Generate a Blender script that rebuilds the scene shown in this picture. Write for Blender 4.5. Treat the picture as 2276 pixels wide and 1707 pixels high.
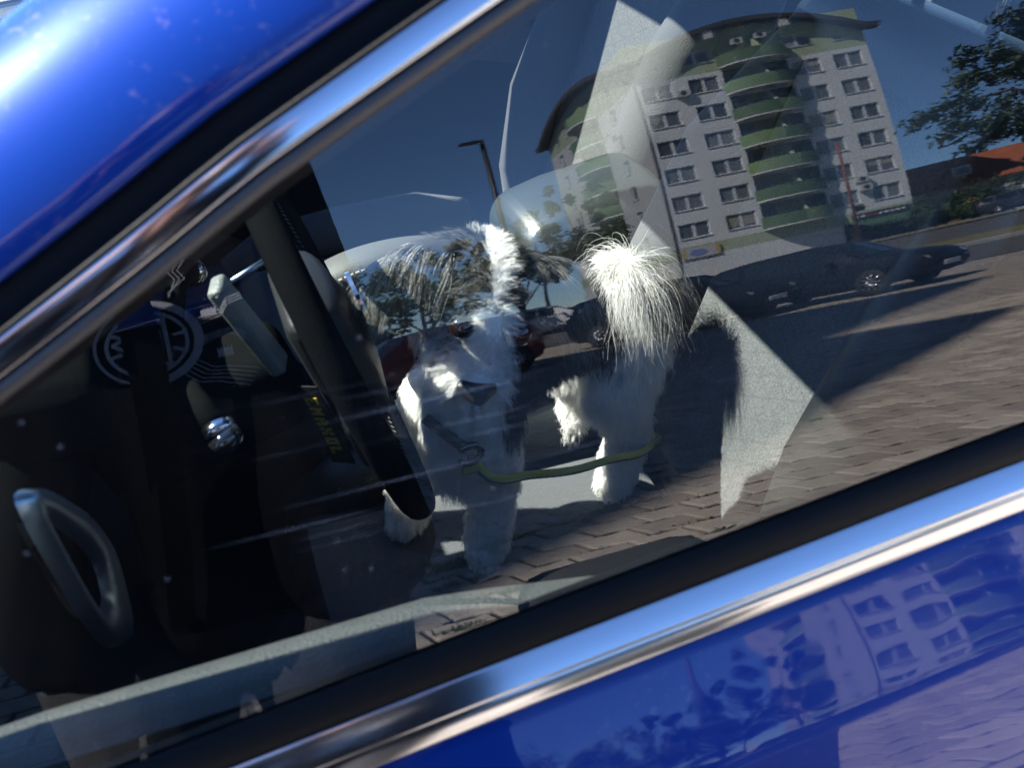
import bpy, bmesh, math, random
import numpy as np
from mathutils import Vector, Matrix, Euler
random.seed(7); rng = np.random.default_rng(7)
SC = bpy.context.scene
for o in list(bpy.data.objects): bpy.data.objects.remove(o)
COL = SC.collection
rad = math.radians

# ---------------------------------------------------------------- camera, sky, sun, exposure
CAM_POS = Vector((-0.11907, -0.38796, 1.44194))
CAM_ROT = Matrix(((0.94444991, 0.21736476, -0.24650947), (-0.32703192, 0.54709099, -0.77054628), (-0.0326265, 0.80835884, 0.58778525)))
cam = bpy.data.cameras.new("camera"); cam_o = bpy.data.objects.new("view_camera", cam); COL.objects.link(cam_o)
cam_o.matrix_world = Matrix.Translation(CAM_POS) @ CAM_ROT.to_4x4()
cam.sensor_width = 36.0; cam.lens = 36.0 * 1050 / 1024; cam.clip_start = 0.01; cam.clip_end = 3000
cam.dof.use_dof = True; cam.dof.focus_distance = 1.45; cam.dof.aperture_fstop = cam.lens / 3.9
SC.camera = cam_o
SUN_EL, SUN_AZ = 47.0, 155.0          # azimuth measured from +X towards +Y
w = bpy.data.worlds.new("World"); SC.world = w; w.use_nodes = True
nt = w.node_tree; bg = nt.nodes["Background"]
sky = nt.nodes.new("ShaderNodeTexSky"); sky.sky_type = 'NISHITA'; sky.sun_disc = False
sky.sun_elevation = rad(SUN_EL); sky.sun_rotation = rad(90 - SUN_AZ)
sky.air_density = 1.0; sky.dust_density = 0.0; sky.ozone_density = 9.0; sky.altitude = 2600
hs_ = nt.nodes.new("ShaderNodeHueSaturation"); hs_.inputs["Saturation"].default_value = 1.0; nt.links.new(sky.outputs[0], hs_.inputs["Color"]); nt.links.new(hs_.outputs[0], bg.inputs[0]); bg.inputs[1].default_value = 0.08
sd = bpy.data.lights.new("sun", 'SUN'); sd.energy = 4.3; sd.angle = rad(0.53); sd.color = (1.0, 0.965, 0.91)
so = bpy.data.objects.new("sun", sd); COL.objects.link(so)
SUN = Vector((math.cos(rad(SUN_EL)) * math.cos(rad(SUN_AZ)), math.cos(rad(SUN_EL)) * math.sin(rad(SUN_AZ)), math.sin(rad(SUN_EL))))
so.rotation_euler = SUN.to_track_quat('Z', 'Y').to_euler(); so.location = (-8, 6, 14)
SC.view_settings.view_transform = 'Standard'; SC.view_settings.look = 'None'
SC.view_settings.exposure = 2.6; SC.view_settings.gamma = 1.0; SC.view_settings.use_curve_mapping = False
SC.render.engine = 'CYCLES'
cy = SC.cycles
cy.max_bounces = 10; cy.diffuse_bounces = 5; cy.glossy_bounces = 5; cy.transmission_bounces = 6; cy.transparent_max_bounces = 16
cy.caustics_reflective = False; cy.caustics_refractive = False; cy.sample_clamp_indirect = 6.0
cy.use_denoising = True; cy.use_adaptive_sampling = True; cy.adaptive_threshold = 0.012
try: cy.denoiser = 'OPENIMAGEDENOISE'
except Exception: pass

# ---------------------------------------------------------------- materials
MATS = {}
def mat(name, col, rough=0.5, metal=0.0, coat=0.0, bump=0.0, bscale=200.0, var=0.0, vscale=8.0, spec=0.5, emit=None, island=0.0, objrand=0.0, sheen=0.0, coords='Object'):
    if name in MATS: return MATS[name]
    m = bpy.data.materials.new(name); m.use_nodes = True; MATS[name] = m
    t = m.node_tree; b = t.nodes["Principled BSDF"]
    b.inputs["Roughness"].default_value = rough; b.inputs["Metallic"].default_value = metal
    b.inputs["Coat Weight"].default_value = coat; b.inputs["Coat Roughness"].default_value = 0.03
    b.inputs["Specular IOR Level"].default_value = spec; b.inputs["Sheen Weight"].default_value = sheen
    b.inputs["Base Color"].default_value = (*col, 1)
    tc = t.nodes.new("ShaderNodeTexCoord")
    last = None
    def scale_by(node_out, lo, hi):
        nonlocal last
        mr = t.nodes.new("ShaderNodeMapRange"); mr.inputs[3].default_value = lo; mr.inputs[4].default_value = hi
        t.links.new(node_out, mr.inputs[0])
        hv = t.nodes.new("ShaderNodeHueSaturation")
        if last is None: hv.inputs["Color"].default_value = (*col, 1)
        else: t.links.new(last, hv.inputs["Color"])
        t.links.new(mr.outputs[0], hv.inputs["Value"]); last = hv.outputs[0]
    if var > 0:
        n = t.nodes.new("ShaderNodeTexNoise"); n.inputs["Scale"].default_value = vscale; n.inputs["Detail"].default_value = 5
        t.links.new(tc.outputs[coords], n.inputs["Vector"]); scale_by(n.outputs["Fac"], 1 - 1.6 * var, 1 + 1.6 * var)
    if island > 0:
        g = t.nodes.new("ShaderNodeNewGeometry"); scale_by(g.outputs["Random Per Island"], 1 - island, 1 + island)
    if objrand > 0:
        g = t.nodes.new("ShaderNodeObjectInfo"); scale_by(g.outputs["Random"], 1 - objrand, 1 + objrand)
    if last is not None: t.links.new(last, b.inputs["Base Color"])
    if bump > 0:
        n = t.nodes.new("ShaderNodeTexNoise"); n.inputs["Scale"].default_value = bscale; n.inputs["Detail"].default_value = 3
        t.links.new(tc.outputs[coords], n.inputs["Vector"])
        bp = t.nodes.new("ShaderNodeBump"); bp.inputs["Strength"].default_value = bump; bp.inputs["Distance"].default_value = 0.6 / bscale
        t.links.new(n.outputs["Fac"], bp.inputs["Height"]); t.links.new(bp.outputs[0], b.inputs["Normal"])
    if emit: b.inputs["Emission Color"].default_value = (*col, 1); b.inputs["Emission Strength"].default_value = emit
    return m

def glass_mat(name, tint, f0=0.09, dirt=False, rough=0.0):
    m = bpy.data.materials.new(name); m.use_nodes = True; t = m.node_tree
    for n in list(t.nodes): t.nodes.remove(n)
    N = t.nodes.new; L = t.links.new
    out = N("ShaderNodeOutputMaterial"); tr = N("ShaderNodeBsdfTransparent"); tr.inputs[0].default_value = (*tint, 1)
    gl = N("ShaderNodeBsdfGlossy"); gl.inputs["Roughness"].default_value = rough
    g = N("ShaderNodeNewGeometry"); dot = N("ShaderNodeVectorMath"); dot.operation = 'DOT_PRODUCT'
    L(g.outputs["Normal"], dot.inputs[0]); L(g.outputs["Incoming"], dot.inputs[1])
    def M(op, a, b):
        n = N("ShaderNodeMath"); n.operation = op
        for i, v in enumerate((a, b)):
            if v is None: continue
            if isinstance(v, (int, float)): n.inputs[i].default_value = v
            else: L(v, n.inputs[i])
        return n.outputs[0]
    c = M('ABSOLUTE', dot.outputs["Value"], None); om = M('SUBTRACT', 1.0, c); p5 = M('POWER', om, 5.0)
    fac = M('ADD', M('MULTIPLY', p5, 1 - f0), f0)
    mx = N("ShaderNodeMixShader"); L(fac, mx.inputs[0]); L(tr.outputs[0], mx.inputs[1]); L(gl.outputs[0], mx.inputs[2])
    last = mx.outputs[0]
    if dirt:
        tc = N("ShaderNodeTexCoord")
        # long thin wipe streaks in a band across the middle of the pane, and scattered dried drops
        mp = N("ShaderNodeMapping"); L(tc.outputs["Object"], mp.inputs[0]); mp.inputs["Rotation"].default_value = (0, rad(-5), 0); mp.inputs["Scale"].default_value = (5.0, 5.0, 330.0)
        wv = N("ShaderNodeTexNoise"); wv.inputs["Scale"].default_value = 1.0; wv.inputs["Detail"].default_value = 2.0; wv.inputs["Distortion"].default_value = 0.35
        L(mp.outputs[0], wv.inputs["Vector"])
        mr = N("ShaderNodeMapRange"); mr.inputs[1].default_value = 0.635; mr.inputs[2].default_value = 0.72; L(wv.outputs["Fac"], mr.inputs[0])
        sp = N("ShaderNodeSeparateXYZ"); L(tc.outputs["Object"], sp.inputs[0])
        zc = M('SUBTRACT', sp.outputs["Z"], 1.098); band = M('SUBTRACT', 1.0, M('MULTIPLY', M('ABSOLUTE', zc, None), 22.0)); band.node.use_clamp = True
        xb = M('SUBTRACT', 1.0, M('MULTIPLY', M('ABSOLUTE', M('SUBTRACT', sp.outputs["X"], -0.0), None), 6.5)); xb.node.use_clamp = True
        st = M('MULTIPLY', M('MULTIPLY', mr.outputs[0], M('POWER', band, 0.6)), M('POWER', xb, 0.6))
        dn = N("ShaderNodeTexNoise"); dn.inputs["Scale"].default_value = 14.0; L(tc.outputs["Object"], dn.inputs["Vector"])
        du = M('MULTIPLY', dn.outputs["Fac"], 0.006)
        vo = N("ShaderNodeTexVoronoi"); vo.inputs["Scale"].default_value = 70.0; L(tc.outputs["Object"], vo.inputs["Vector"])
        sp1 = M('LESS_THAN', vo.outputs["Distance"], 0.10); vr = N("ShaderNodeSeparateColor"); L(vo.outputs["Color"], vr.inputs[0]); sp2 = M('MULTIPLY', sp1, M('GREATER_THAN', vr.outputs[0], 0.80))
        sm = N("ShaderNodeTexNoise"); sm.inputs["Scale"].default_value = 5.0; sm.inputs["Detail"].default_value = 6.0; sm.inputs["Distortion"].default_value = 0.8; L(tc.outputs["Object"], sm.inputs["Vector"])
        sr = N("ShaderNodeMapRange"); sr.inputs[1].default_value = 0.52; sr.inputs[2].default_value = 0.75; sr.inputs[4].default_value = 0.010; L(sm.outputs["Fac"], sr.inputs[0])
        fa = M('ADD', M('ADD', M('MULTIPLY', st, 0.30), du), M('ADD', M('MULTIPLY', sp2, 0.07), sr.outputs[0]))
        df = N("ShaderNodeBsdfDiffuse"); df.inputs[0].default_value = (0.75, 0.75, 0.8, 1)
        m2 = N("ShaderNodeMixShader"); L(fa, m2.inputs[0]); L(last, m2.inputs[1]); L(df.outputs[0], m2.inputs[2]); last = m2.outputs[0]
    L(last, out.inputs[0]); MATS[name] = m
    return m

# ---------------------------------------------------------------- object helpers
def link(o, parent=None):
    COL.objects.link(o)
    if parent is not None: o.parent = parent
    return o
def empty(name, loc=(0, 0, 0), rz=0.0):
    o = bpy.data.objects.new(name, None); o.empty_display_size = 0.1; o.location = loc; o.rotation_euler = (0, 0, rz); return link(o)
def tag(o, label, cat, group=None, kind=None):
    o["label"] = label; o["category"] = cat
    if group: o["group"] = group
    if kind: o["kind"] = kind
    return o
def me(name, V, F, m=None, smooth=False, mats=None, fm=None):
    d = bpy.data.meshes.new(name); d.from_pydata([tuple(map(float, v)) for v in V], [], [tuple(map(int, f)) for f in F])
    for x in (mats or ([m] if m else [])): d.materials.append(x)
    if fm is not None: d.polygons.foreach_set("material_index", np.array(fm, dtype=np.int32))
    if smooth: d.polygons.foreach_set("use_smooth", np.ones(len(d.polygons), dtype=bool))
    d.update(); return d
def ob(name, V, F, m=None, parent=None, smooth=False, mats=None, fm=None):
    return link(bpy.data.objects.new(name, me(name, V, F, m, smooth, mats, fm)), parent)
class MB:
    def __init__(s): s.V = []; s.F = []; s.f = []
    def add(s, V, F, mi=0):
        n = len(s.V); s.V += [tuple(v) for v in V]; s.F += [tuple(i + n for i in f) for f in F]; s.f += [mi] * len(F); return s
    def box(s, c, d, R=None, mi=0):
        V = [Vector(((i & 1) - .5, ((i >> 1) & 1) - .5, ((i >> 2) & 1) - .5)) for i in range(8)]
        V = [Vector((v.x * d[0], v.y * d[1], v.z * d[2])) for v in V]
        if R is not None: V = [R @ v for v in V]
        c = Vector(c); V = [v + c for v in V]
        return s.add(V, [(0, 2, 3, 1), (4, 5, 7, 6), (0, 1, 5, 4), (2, 6, 7, 3), (0, 4, 6, 2), (1, 3, 7, 5)], mi)
    def tube(s, path, r, seg=8, mi=0, flat=1.0, up=None):
        P = [Vector(p) for p in path]; n = len(P); rr = r if hasattr(r, '__len__') else [r] * n
        V = []; prev = None
        for i in range(n):
            T = (P[min(i + 1, n - 1)] - P[max(i - 1, 0)]).normalized()
            if up is not None: a = T.cross(Vector(up))
            elif prev is None: a = T.cross(Vector((0, 0, 1))) if abs(T.z) < .9 else T.cross(Vector((1, 0, 0)))
            else: a = prev - T * prev.dot(T)
            a.normalize(); prev = a; b = T.cross(a)
            for k in range(seg):
                th = 2 * math.pi * k / seg; V.append(P[i] + a * (math.cos(th) * rr[i]) + b * (math.sin(th) * rr[i] * flat))
        F = [(i * seg + k, i * seg + (k + 1) % seg, (i + 1) * seg + (k + 1) % seg, (i + 1) * seg + k) for i in range(n - 1) for k in range(seg)]
        F += [tuple(range(seg))[::-1], tuple(range((n - 1) * seg, n * seg))]
        return s.add(V, F, mi)
    def build(s, name, m=None, parent=None, smooth=False, mats=None): return ob(name, s.V, s.F, m, parent, smooth, mats, s.f if mats else None)
def rbox(name, c, d, r, m, parent=None, R=None, seg=3, fn=None):
    bm = bmesh.new(); bmesh.ops.create_cube(bm, size=1.0)
    for v in bm.verts: v.co = Vector((v.co.x * d[0], v.co.y * d[1], v.co.z * d[2]))
    bmesh.ops.bevel(bm, geom=bm.edges[:] , offset=r, segments=seg, affect='EDGES', profile=0.5)
    if fn:
        bmesh.ops.subdivide_edges(bm, edges=bm.edges[:], cuts=2, use_grid_fill=True)
        for v in bm.verts: v.co = Vector(fn(v.co))
    if R is not None:
        for v in bm.verts: v.co = R @ v.co
    for v in bm.verts: v.co += Vector(c)
    for f in bm.faces: f.smooth = True
    bmesh.ops.recalc_face_normals(bm, faces=bm.faces[:])
    dme = bpy.data.meshes.new(name); bm.to_mesh(dme); bm.free(); dme.materials.append(m)
    return link(bpy.data.objects.new(name, dme), parent)
def resample(pts, n):
    pts = np.array(pts, float); seg = np.linalg.norm(np.diff(pts, axis=0), axis=1); s = np.concatenate([[0], np.cumsum(seg)])
    # catmull-rom on arc length
    q = np.linspace(0, s[-1], n); out = []
    tang = np.gradient(pts, s, axis=0)
    for v in q:
        i = min(max(np.searchsorted(s, v) - 1, 0), len(s) - 2); h = s[i + 1] - s[i]; u = (v - s[i]) / h
        out.append((2*u**3-3*u**2+1)*pts[i] + (u**3-2*u**2+u)*h*tang[i] + (-2*u**3+3*u**2)*pts[i+1] + (u**3-u**2)*h*tang[i+1])
    return np.array(out)
def grid_faces(n, m, closed=False):
    F = []
    for i in range(n - 1):
        for k in range(m if closed else m - 1):
            k2 = (k + 1) % m; F.append((i * m + k, i * m + k2, (i + 1) * m + k2, (i + 1) * m + k))
    return F
def copy_tree(o, parent=None):
    c = o.copy(); COL.objects.link(c); c.parent = parent
    if parent is not None: c.matrix_parent_inverse = o.matrix_parent_inverse
    for ch in list(o.children): copy_tree(ch, c)
    return c
def capsules(chains, voxel, name, m, parent=None, smooth_it=6, extra=None, fac=0.5):
    """one continuous surface grown round chains of (x,y,z,r) joints"""
    mb = MB()
    for ch in chains:
        fl = 1.0
        P = [Vector(c[:3]) for c in ch]; R = [c[3] for c in ch]
        for p, r in zip(P, R):
            bm = bmesh.new(); bmesh.ops.create_icosphere(bm, subdivisions=2, radius=r)
            mb.add([v.co + p for v in bm.verts], [[v.index for v in f.verts] for f in bm.faces]); bm.free()
        for i in range(len(P) - 1):
            if (P[i+1] - P[i]).length > 1e-4: mb.tube([P[i], P[i+1]], [R[i], R[i+1]], 14)
    if extra: extra(mb)
    o = mb.build(name, m, None, True)
    rm = o.modifiers.new("r", 'REMESH'); rm.mode = 'VOXEL'; rm.voxel_size = voxel; rm.use_smooth_shade = True
    sm = o.modifiers.new("s", 'SMOOTH'); sm.iterations = smooth_it; sm.factor = fac
    dg = bpy.context.evaluated_depsgraph_get(); ev = o.evaluated_get(dg)
    d = bpy.data.meshes.new_from_object(ev); d.name = name
    bpy.data.objects.remove(o); d.materials.clear(); d.materials.append(m)
    d.polygons.foreach_set("use_smooth", np.ones(len(d.polygons), dtype=bool))
    return link(bpy.data.objects.new(name, d), parent)
# ---------------------------------------------------------------- the blue car
PAINT = mat("blue_paint", (0.001, 0.028, 0.21), rough=0.4, metal=0.15, coat=0.75, spec=0.1)
def dusty(m, col):
    """dried water spots and dust flecks on the lacquer"""
    t = m.node_tree; b = t.nodes["Principled BSDF"]; N = t.nodes.new; L = t.links.new; tc = N("ShaderNodeTexCoord")
    n = N("ShaderNodeTexNoise"); n.inputs["Scale"].default_value = 190; n.inputs["Detail"].default_value = 3; L(tc.outputs["Object"], n.inputs["Vector"])
    r = N("ShaderNodeMapRange"); r.inputs[1].default_value = .60; r.inputs[2].default_value = .72; r.inputs[4].default_value = .09; L(n.outputs["Fac"], r.inputs[0])
    n2 = N("ShaderNodeTexNoise"); n2.inputs["Scale"].default_value = 14; L(tc.outputs["Object"], n2.inputs["Vector"])
    r2 = N("ShaderNodeMapRange"); r2.inputs[1].default_value = .45; r2.inputs[2].default_value = .6; L(n2.outputs["Fac"], r2.inputs[0])
    mu = N("ShaderNodeMath"); mu.operation = 'MULTIPLY'; L(r.outputs[0], mu.inputs[0]); L(r2.outputs[0], mu.inputs[1])
    mx = N("ShaderNodeMix"); mx.data_type = 'RGBA'; L(mu.outputs[0], mx.inputs[0]); mx.inputs[6].default_value = (*col, 1); mx.inputs[7].default_value = (0.55, 0.45, 0.45, 1); L(mx.outputs[2], b.inputs["Base Color"])
    wv = N("ShaderNodeTexNoise"); wv.inputs["Scale"].default_value = 26; wv.inputs["Detail"].default_value = 1; L(tc.outputs["Object"], wv.inputs["Vector"])
    bp = N("ShaderNodeBump"); bp.inputs["Strength"].default_value = .10; bp.inputs["Distance"].default_value = .002; L(wv.outputs["Fac"], bp.inputs["Height"]); L(bp.outputs[0], b.inputs["Coat Normal"])
dusty(PAINT, (0.001, 0.028, 0.21))
RUBBER = mat("black_rubber", (0.006, 0.006, 0.007), spec=0.12, rough=0.6, bump=0.15, bscale=300)
STRIPM = mat("dark_chrome", (0.50, 0.50, 0.54), rough=0.10, metal=1.0)
WHEELBLK = mat("wheel_leather", (0.004, 0.0042, 0.0045), rough=0.7, bump=0.5, bscale=520, spec=0.0)
GLOSSBLK = mat("gloss_black", (0.006, 0.006, 0.008), rough=0.06, coat=1.0, spec=0.8)
CHROME = mat("chrome", (0.55, 0.55, 0.57), rough=0.14, metal=1.0)
SATIN = mat("satin_silver", (0.22, 0.29, 0.38), rough=0.35, metal=1.0)
PLASTIC = mat("black_plastic", (0.0045, 0.005, 0.005), spec=0.0, rough=0.6, bump=0.5, bscale=700, var=0.12, vscale=20)
GRAIN = mat("grained_plastic", (0.036, 0.039, 0.037), rough=0.5, bump=1.0, bscale=420, var=0.18, vscale=60)
LEATHER = mat("black_leather", (0.009, 0.0105, 0.0105), spec=0.25, rough=0.36, bump=0.5, bscale=520, var=0.1, vscale=25)
BROWNP = mat("brown_black_plastic", (0.009, 0.007, 0.007), spec=0.15, rough=0.55, bump=0.3, bscale=600)
CARPET = mat("black_carpet", (0.012, 0.012, 0.013), rough=0.95, bump=0.8, bscale=500)
THREAD = mat("pale_thread", (0.5, 0.5, 0.46), rough=0.8)
REDP = mat("red_plastic", (0.5, 0.02, 0.02), rough=0.35)
SIDEGLASS = glass_mat("side_glass", (0.85, 0.88, 0.87), 0.075, dirt=True)
SCREEN = glass_mat("screen_glass", (0.88, 0.92, 0.90), 0.05)
FARGLASS = glass_mat("far_glass", (0.7, 0.73, 0.72), 0.07)

def fabric_mat(name, base, line, scale):
    """grey seat cloth woven with a triangle line pattern"""
    m = bpy.data.materials.new(name); m.use_nodes = True; t = m.node_tree; b = t.nodes["Principled BSDF"]; N = t.nodes.new; L = t.links.new
    tc = N("ShaderNodeTexCoord"); b.inputs["Roughness"].default_value = 0.85; b.inputs["Sheen Weight"].default_value = 0.12
    uv = tc.outputs["UV"]; acc = None
    for a in (0, 60, 120):
        mp = N("ShaderNodeMapping"); mp.inputs["Rotation"].default_value = (0, 0, rad(a)); mp.inputs["Scale"].default_value = (scale,) * 3; L(uv, mp.inputs[0])
        sx = N("ShaderNodeSeparateXYZ"); L(mp.outputs[0], sx.inputs[0])
        fr = N("ShaderNodeMath"); fr.operation = 'FRACT'; L(sx.outputs[0], fr.inputs[0])
        s = N("ShaderNodeMath"); s.operation = 'SUBTRACT'; L(fr.outputs[0], s.inputs[0]); s.inputs[1].default_value = 0.5
        ab = N("ShaderNodeMath"); ab.operation = 'ABSOLUTE'; L(s.outputs[0], ab.inputs[0])
        lt = N("ShaderNodeMapRange"); lt.inputs[1].default_value = 0.42; lt.inputs[2].default_value = 0.49; L(ab.outputs[0], lt.inputs[0])
        if acc is None: acc = lt.outputs[0]
        else:
            mx = N("ShaderNodeMath"); mx.operation = 'MAXIMUM'; L(acc, mx.inputs[0]); L(lt.outputs[0], mx.inputs[1]); acc = mx.outputs[0]
    ns = N("ShaderNodeTexNoise"); ns.inputs["Scale"].default_value = 420; ns.inputs["Detail"].default_value = 4; L(tc.outputs["Object"], ns.inputs["Vector"])
    mr = N("ShaderNodeMapRange"); mr.inputs[1].default_value = .3; mr.inputs[2].default_value = .7; mr.inputs[3].default_value = 0.55; mr.inputs[4].default_value = 1.5; L(ns.outputs["Fac"], mr.inputs[0])
    mc = N("ShaderNodeMix"); mc.data_type = 'RGBA'; L(acc, mc.inputs[0]); mc.inputs[6].default_value = (*base, 1); mc.inputs[7].default_value = (*line, 1)
    hs = N("ShaderNodeHueSaturation"); L(mc.outputs[2], hs.inputs["Color"]); L(mr.outputs[0], hs.inputs["Value"]); L(hs.outputs[0], b.inputs["Base Color"])
    bp = N("ShaderNodeBump"); bp.inputs["Strength"].default_value = 0.7; bp.inputs["Distance"].default_value = 0.0012; L(ns.outputs["Fac"], bp.inputs["Height"]); L(bp.outputs[0], b.inputs["Normal"])
    MATS[name] = m; return m
FABRIC = fabric_mat("seat_cloth", (0.050, 0.053, 0.053), (0.040, 0.043, 0.043), 16.0)
FABRIC_P = mat("plain_seat_cloth", (0.048, 0.051, 0.053), rough=0.9, bump=0.8, bscale=500, var=0.12, vscale=300, sheen=0.12)

CR, CCY, CCZ, YC = 2.2, 2.14361, 0.50511, 0.80
def cyl(x, z, off=0.0):
    t = math.asin((z - CCZ) / CR); n = np.array([0, -math.cos(t), math.sin(t)])
    yo = 0.10 * max(0.0, (-0.75 - x)) ** 2
    return np.array([x, CCY - CR * math.cos(t) + yo, z]) + n * off, n
TOP = [(-0.86, 0.905), (-0.60, 0.985), (-0.40, 1.082), (-0.30, 1.131), (-0.221, 1.169), (-0.13, 1.215), (-0.088, 1.237), (-0.048, 1.255), (0.049, 1.297), (0.16, 1.340), (0.30, 1.383), (0.48, 1.418), (0.75, 1.440), (1.05, 1.442), (1.5, 1.43)]
BELT = [(-0.95, 0.885), (-0.62, 0.918), (-0.40, 0.940), (-0.191, 0.961), (-0.135, 0.967), (-0.032, 0.978), (0.144, 0.995), (0.346, 1.014), (0.60, 1.030), (1.05, 1.055), (1.62, 1.085)]
TOPR = resample(TOP, 100); BELTR = resample(BELT, 80)
def frames(curve):
    P = []; Nn = []
    for x, z in curve:
        p, n = cyl(x, z); P.append(p); Nn.append(n)
    P = np.array(P); Nn = np.array(Nn); T = np.gradient(P, axis=0); T /= np.linalg.norm(T, axis=1)[:, None]
    B = np.cross(Nn, T); return P, Nn, T, B
FT = frames(TOPR); FB = frames(BELTR)
def sweep(fr, prof, closed=False, sgn=1, i0=0, i1=None):
    P, Nn, T, B = [a[i0:i1] for a in fr]; V = []
    for i in range(len(P)):
        for b, n in prof: V.append(P[i] + sgn * B[i] * b + Nn[i] * n)
    return V, grid_faces(len(P), len(prof), closed)
def mirror(V, F): return [(v[0], 2 * YC - v[1], v[2]) for v in V], [tuple(f)[::-1] for f in F]

car = tag(empty("blue_car", (0, 0, 0)), "blue car with chrome window strip in the foreground, a dog on its driver seat", "car")
def part(name, V, F, m, parent=car, smooth=True, **k): return ob(name, V, F, m, parent, smooth, **k)
def both(name, V, F, m, smooth=True, parent=car):
    part(name, V, F, m, parent, smooth); V2, F2 = mirror(V, F); return part(name, V2, F2, m, parent, smooth)

# side window panes: fine curved sheets following the barrel of the door
def pane(name, m, far=False, x0=-0.70, x1=1.45, nx=80, nz=70):
    tx = TOPR[:, 0]; tz = TOPR[:, 1]; bx = BELTR[:, 0]; bz = BELTR[:, 1]; V = []
    for i in range(nx):
        x = x0 + (x1 - x0) * i / (nx - 1); zb = np.interp(x, bx, bz) - 0.018; zt = max(np.interp(x, tx, tz) + 0.014, zb + 0.004)
        for k in range(nz): V.append(cyl(x, zb + (zt - zb) * k / (nz - 1))[0])
    F = [f[::-1] for f in grid_faces(nx, nz)]
    if far: V, F = mirror(V, F)
    return part(name, V, F, m)
pane("window_glass", SIDEGLASS); pane("window_glass", FARGLASS, far=True, nx=30, nz=30)

# frame above the glass: rubber lip, gloss black strip, seal groove, painted pillar running into the roof rail
LIP = mat("window_lip_rubber", (0.05, 0.045, 0.042), rough=0.42, bump=0.1, bscale=300)
both("window_lip", *sweep(FT, [(-0.003, 0.0005), (-0.002, 0.004), (0.001, 0.0058), (0.004, 0.006), (0.0055, 0.004), (0.0055, -0.004)]), LIP)
both("chrome_frame", *sweep(FT, [(0.0055, -0.003), (0.006, 0.004), (0.0070, 0.0060), (0.0078, 0.00635), (0.0100, 0.00645), (0.0135, 0.0065), (0.0165, 0.0064), (0.0190, 0.0061), (0.0208, 0.00575), (0.02085, 0.0050), (0.0209, 0.001), (0.023, -0.006)]), STRIPM)
both("door_seal", *sweep(FT, [(0.0207, -0.004), (0.0208, 0.0062), (0.0214, 0.0068), (0.0228, 0.0055), (0.025, -0.001), (0.032, -0.004), (0.0375, -0.003), (0.039, -0.012)]), RUBBER)
arc = [(0.037, -0.010), (0.0375, 0.000), (0.039, 0.0035)] + [(0.041 + 0.088 * math.sin(rad(a)), 0.0045 - 0.088 * (1 - math.cos(rad(a)))) for a in np.linspace(3, 68, 18)]
arc += [(arc[-1][0] + 0.002, arc[-1][1] - 0.008), (arc[-1][0] - 0.01, arc[-1][1] - 0.03), (0.06, -0.052), (0.012, -0.036), (0.012, -0.014), (0.028, -0.018)]
both("door_pillar", *sweep(FT, arc, closed=True), PAINT)
both("pillar_trim", *sweep(FT, [(0.105, -0.078), (0.05, -0.060), (0.0, -0.044), (-0.008, -0.034), (-0.010, -0.02), (-0.008, -0.006), (0.004, -0.004)]), BROWNP)

# windscreen and roof spanning from pillar edge to pillar edge
P, Nn, T, B = FT; eb, en = arc[20]
edge = P + B * (eb - 0.004) + Nn * (en + 0.001)
def span(i0, i1, bow, crown, dz=0.0, n=25):
    V = []
    for i in range(i0, i1):
        e = edge[i]
        for k in range(n):
            a = k / (n - 1); s = 4 * a * (1 - a); f = 1 if bow == 0 else min(1, (i1 - i) / (i1 - i0) * 1.0 + 0.25)
            V.append((e[0] - bow * s * f, e[1] * (1 - a) + (2 * YC - e[1]) * a, e[2] + crown * s + dz))
    return V, grid_faces(i1 - i0, n)
iw = int(np.searchsorted(edge[:, 0], 0.26))
part("windscreen", *span(3, iw + 1, 0.10, 0.035), SCREEN)
part("roof_panel", *span(iw - 1, 100, 0.0, 0.05, 0.006), PAINT)
V, F = span(iw - 3, 100, 0.0, 0.045, -0.022); part("headliner", V, F, mat("grey_headliner", (0.05, 0.05, 0.05), rough=0.95))
V, F = span(iw - 4, iw + 3, 0.02, 0.035, -0.012); part("windscreen_header", V, F, BROWNP)

# below the glass: weather seal, chrome strip, painted door with its shoulder and crease
both("belt_seal", *sweep(FB, [(-0.006, 0.0005), (-0.005, 0.004), (-0.001, 0.007), (0.006, 0.0085), (0.0135, 0.0080), (0.0155, 0.005), (0.0155, -0.004)], sgn=-1), RUBBER)
both("chrome_strip", *sweep(FB, [(0.0155, 0.002), (0.0157, 0.0055), (0.0168, 0.0066), (0.018, 0.0074), (0.0300, 0.0142), (0.0315, 0.0147), (0.0322, 0.0140), (0.0330, 0.0146), (0.0345, 0.0149), (0.0440, 0.0160), (0.0465, 0.0152), (0.048, 0.012), (0.0485, 0.003)], sgn=-1), CHROME)
def door_profile():
    pts = [(0.0475, 0.002), (0.049, 0.0075)]; tilt = 30.5 - 12.8
    b, n = pts[-1]; steps = [(0.0, 0)]
    # surface direction given by its tilt relative to the pane's normal; walk down the door
    seq = [(0.012, 20.6), (0.012, 20.4), (0.012, 20.1), (0.012, 19.7), (0.012, 19.4), (0.012, 19.1), (0.010, 18.8), (0.004, 16.0), (0.003, 12.0), (0.004, 9.3), (0.01, 8.6), (0.02, 7.6), (0.02, 6.4), (0.03, 5.0), (0.05, 2.0), (0.06, -3), (0.07, -8), (0.08, -12), (0.08, -14), (0.08, -13), (0.06, -8), (0.03, 6), (0.03, -20), (0.05, -45), (0.05, -60)]
    for ds, a in seq:
        b += ds * math.cos(rad(a)); n += ds * math.sin(rad(a)); pts.append((b, n))
    return pts
V, F = sweep(FB, door_profile(), sgn=-1, i0=8)
both("door_panel", V, [f[::-1] for f in F], PAINT)
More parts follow.
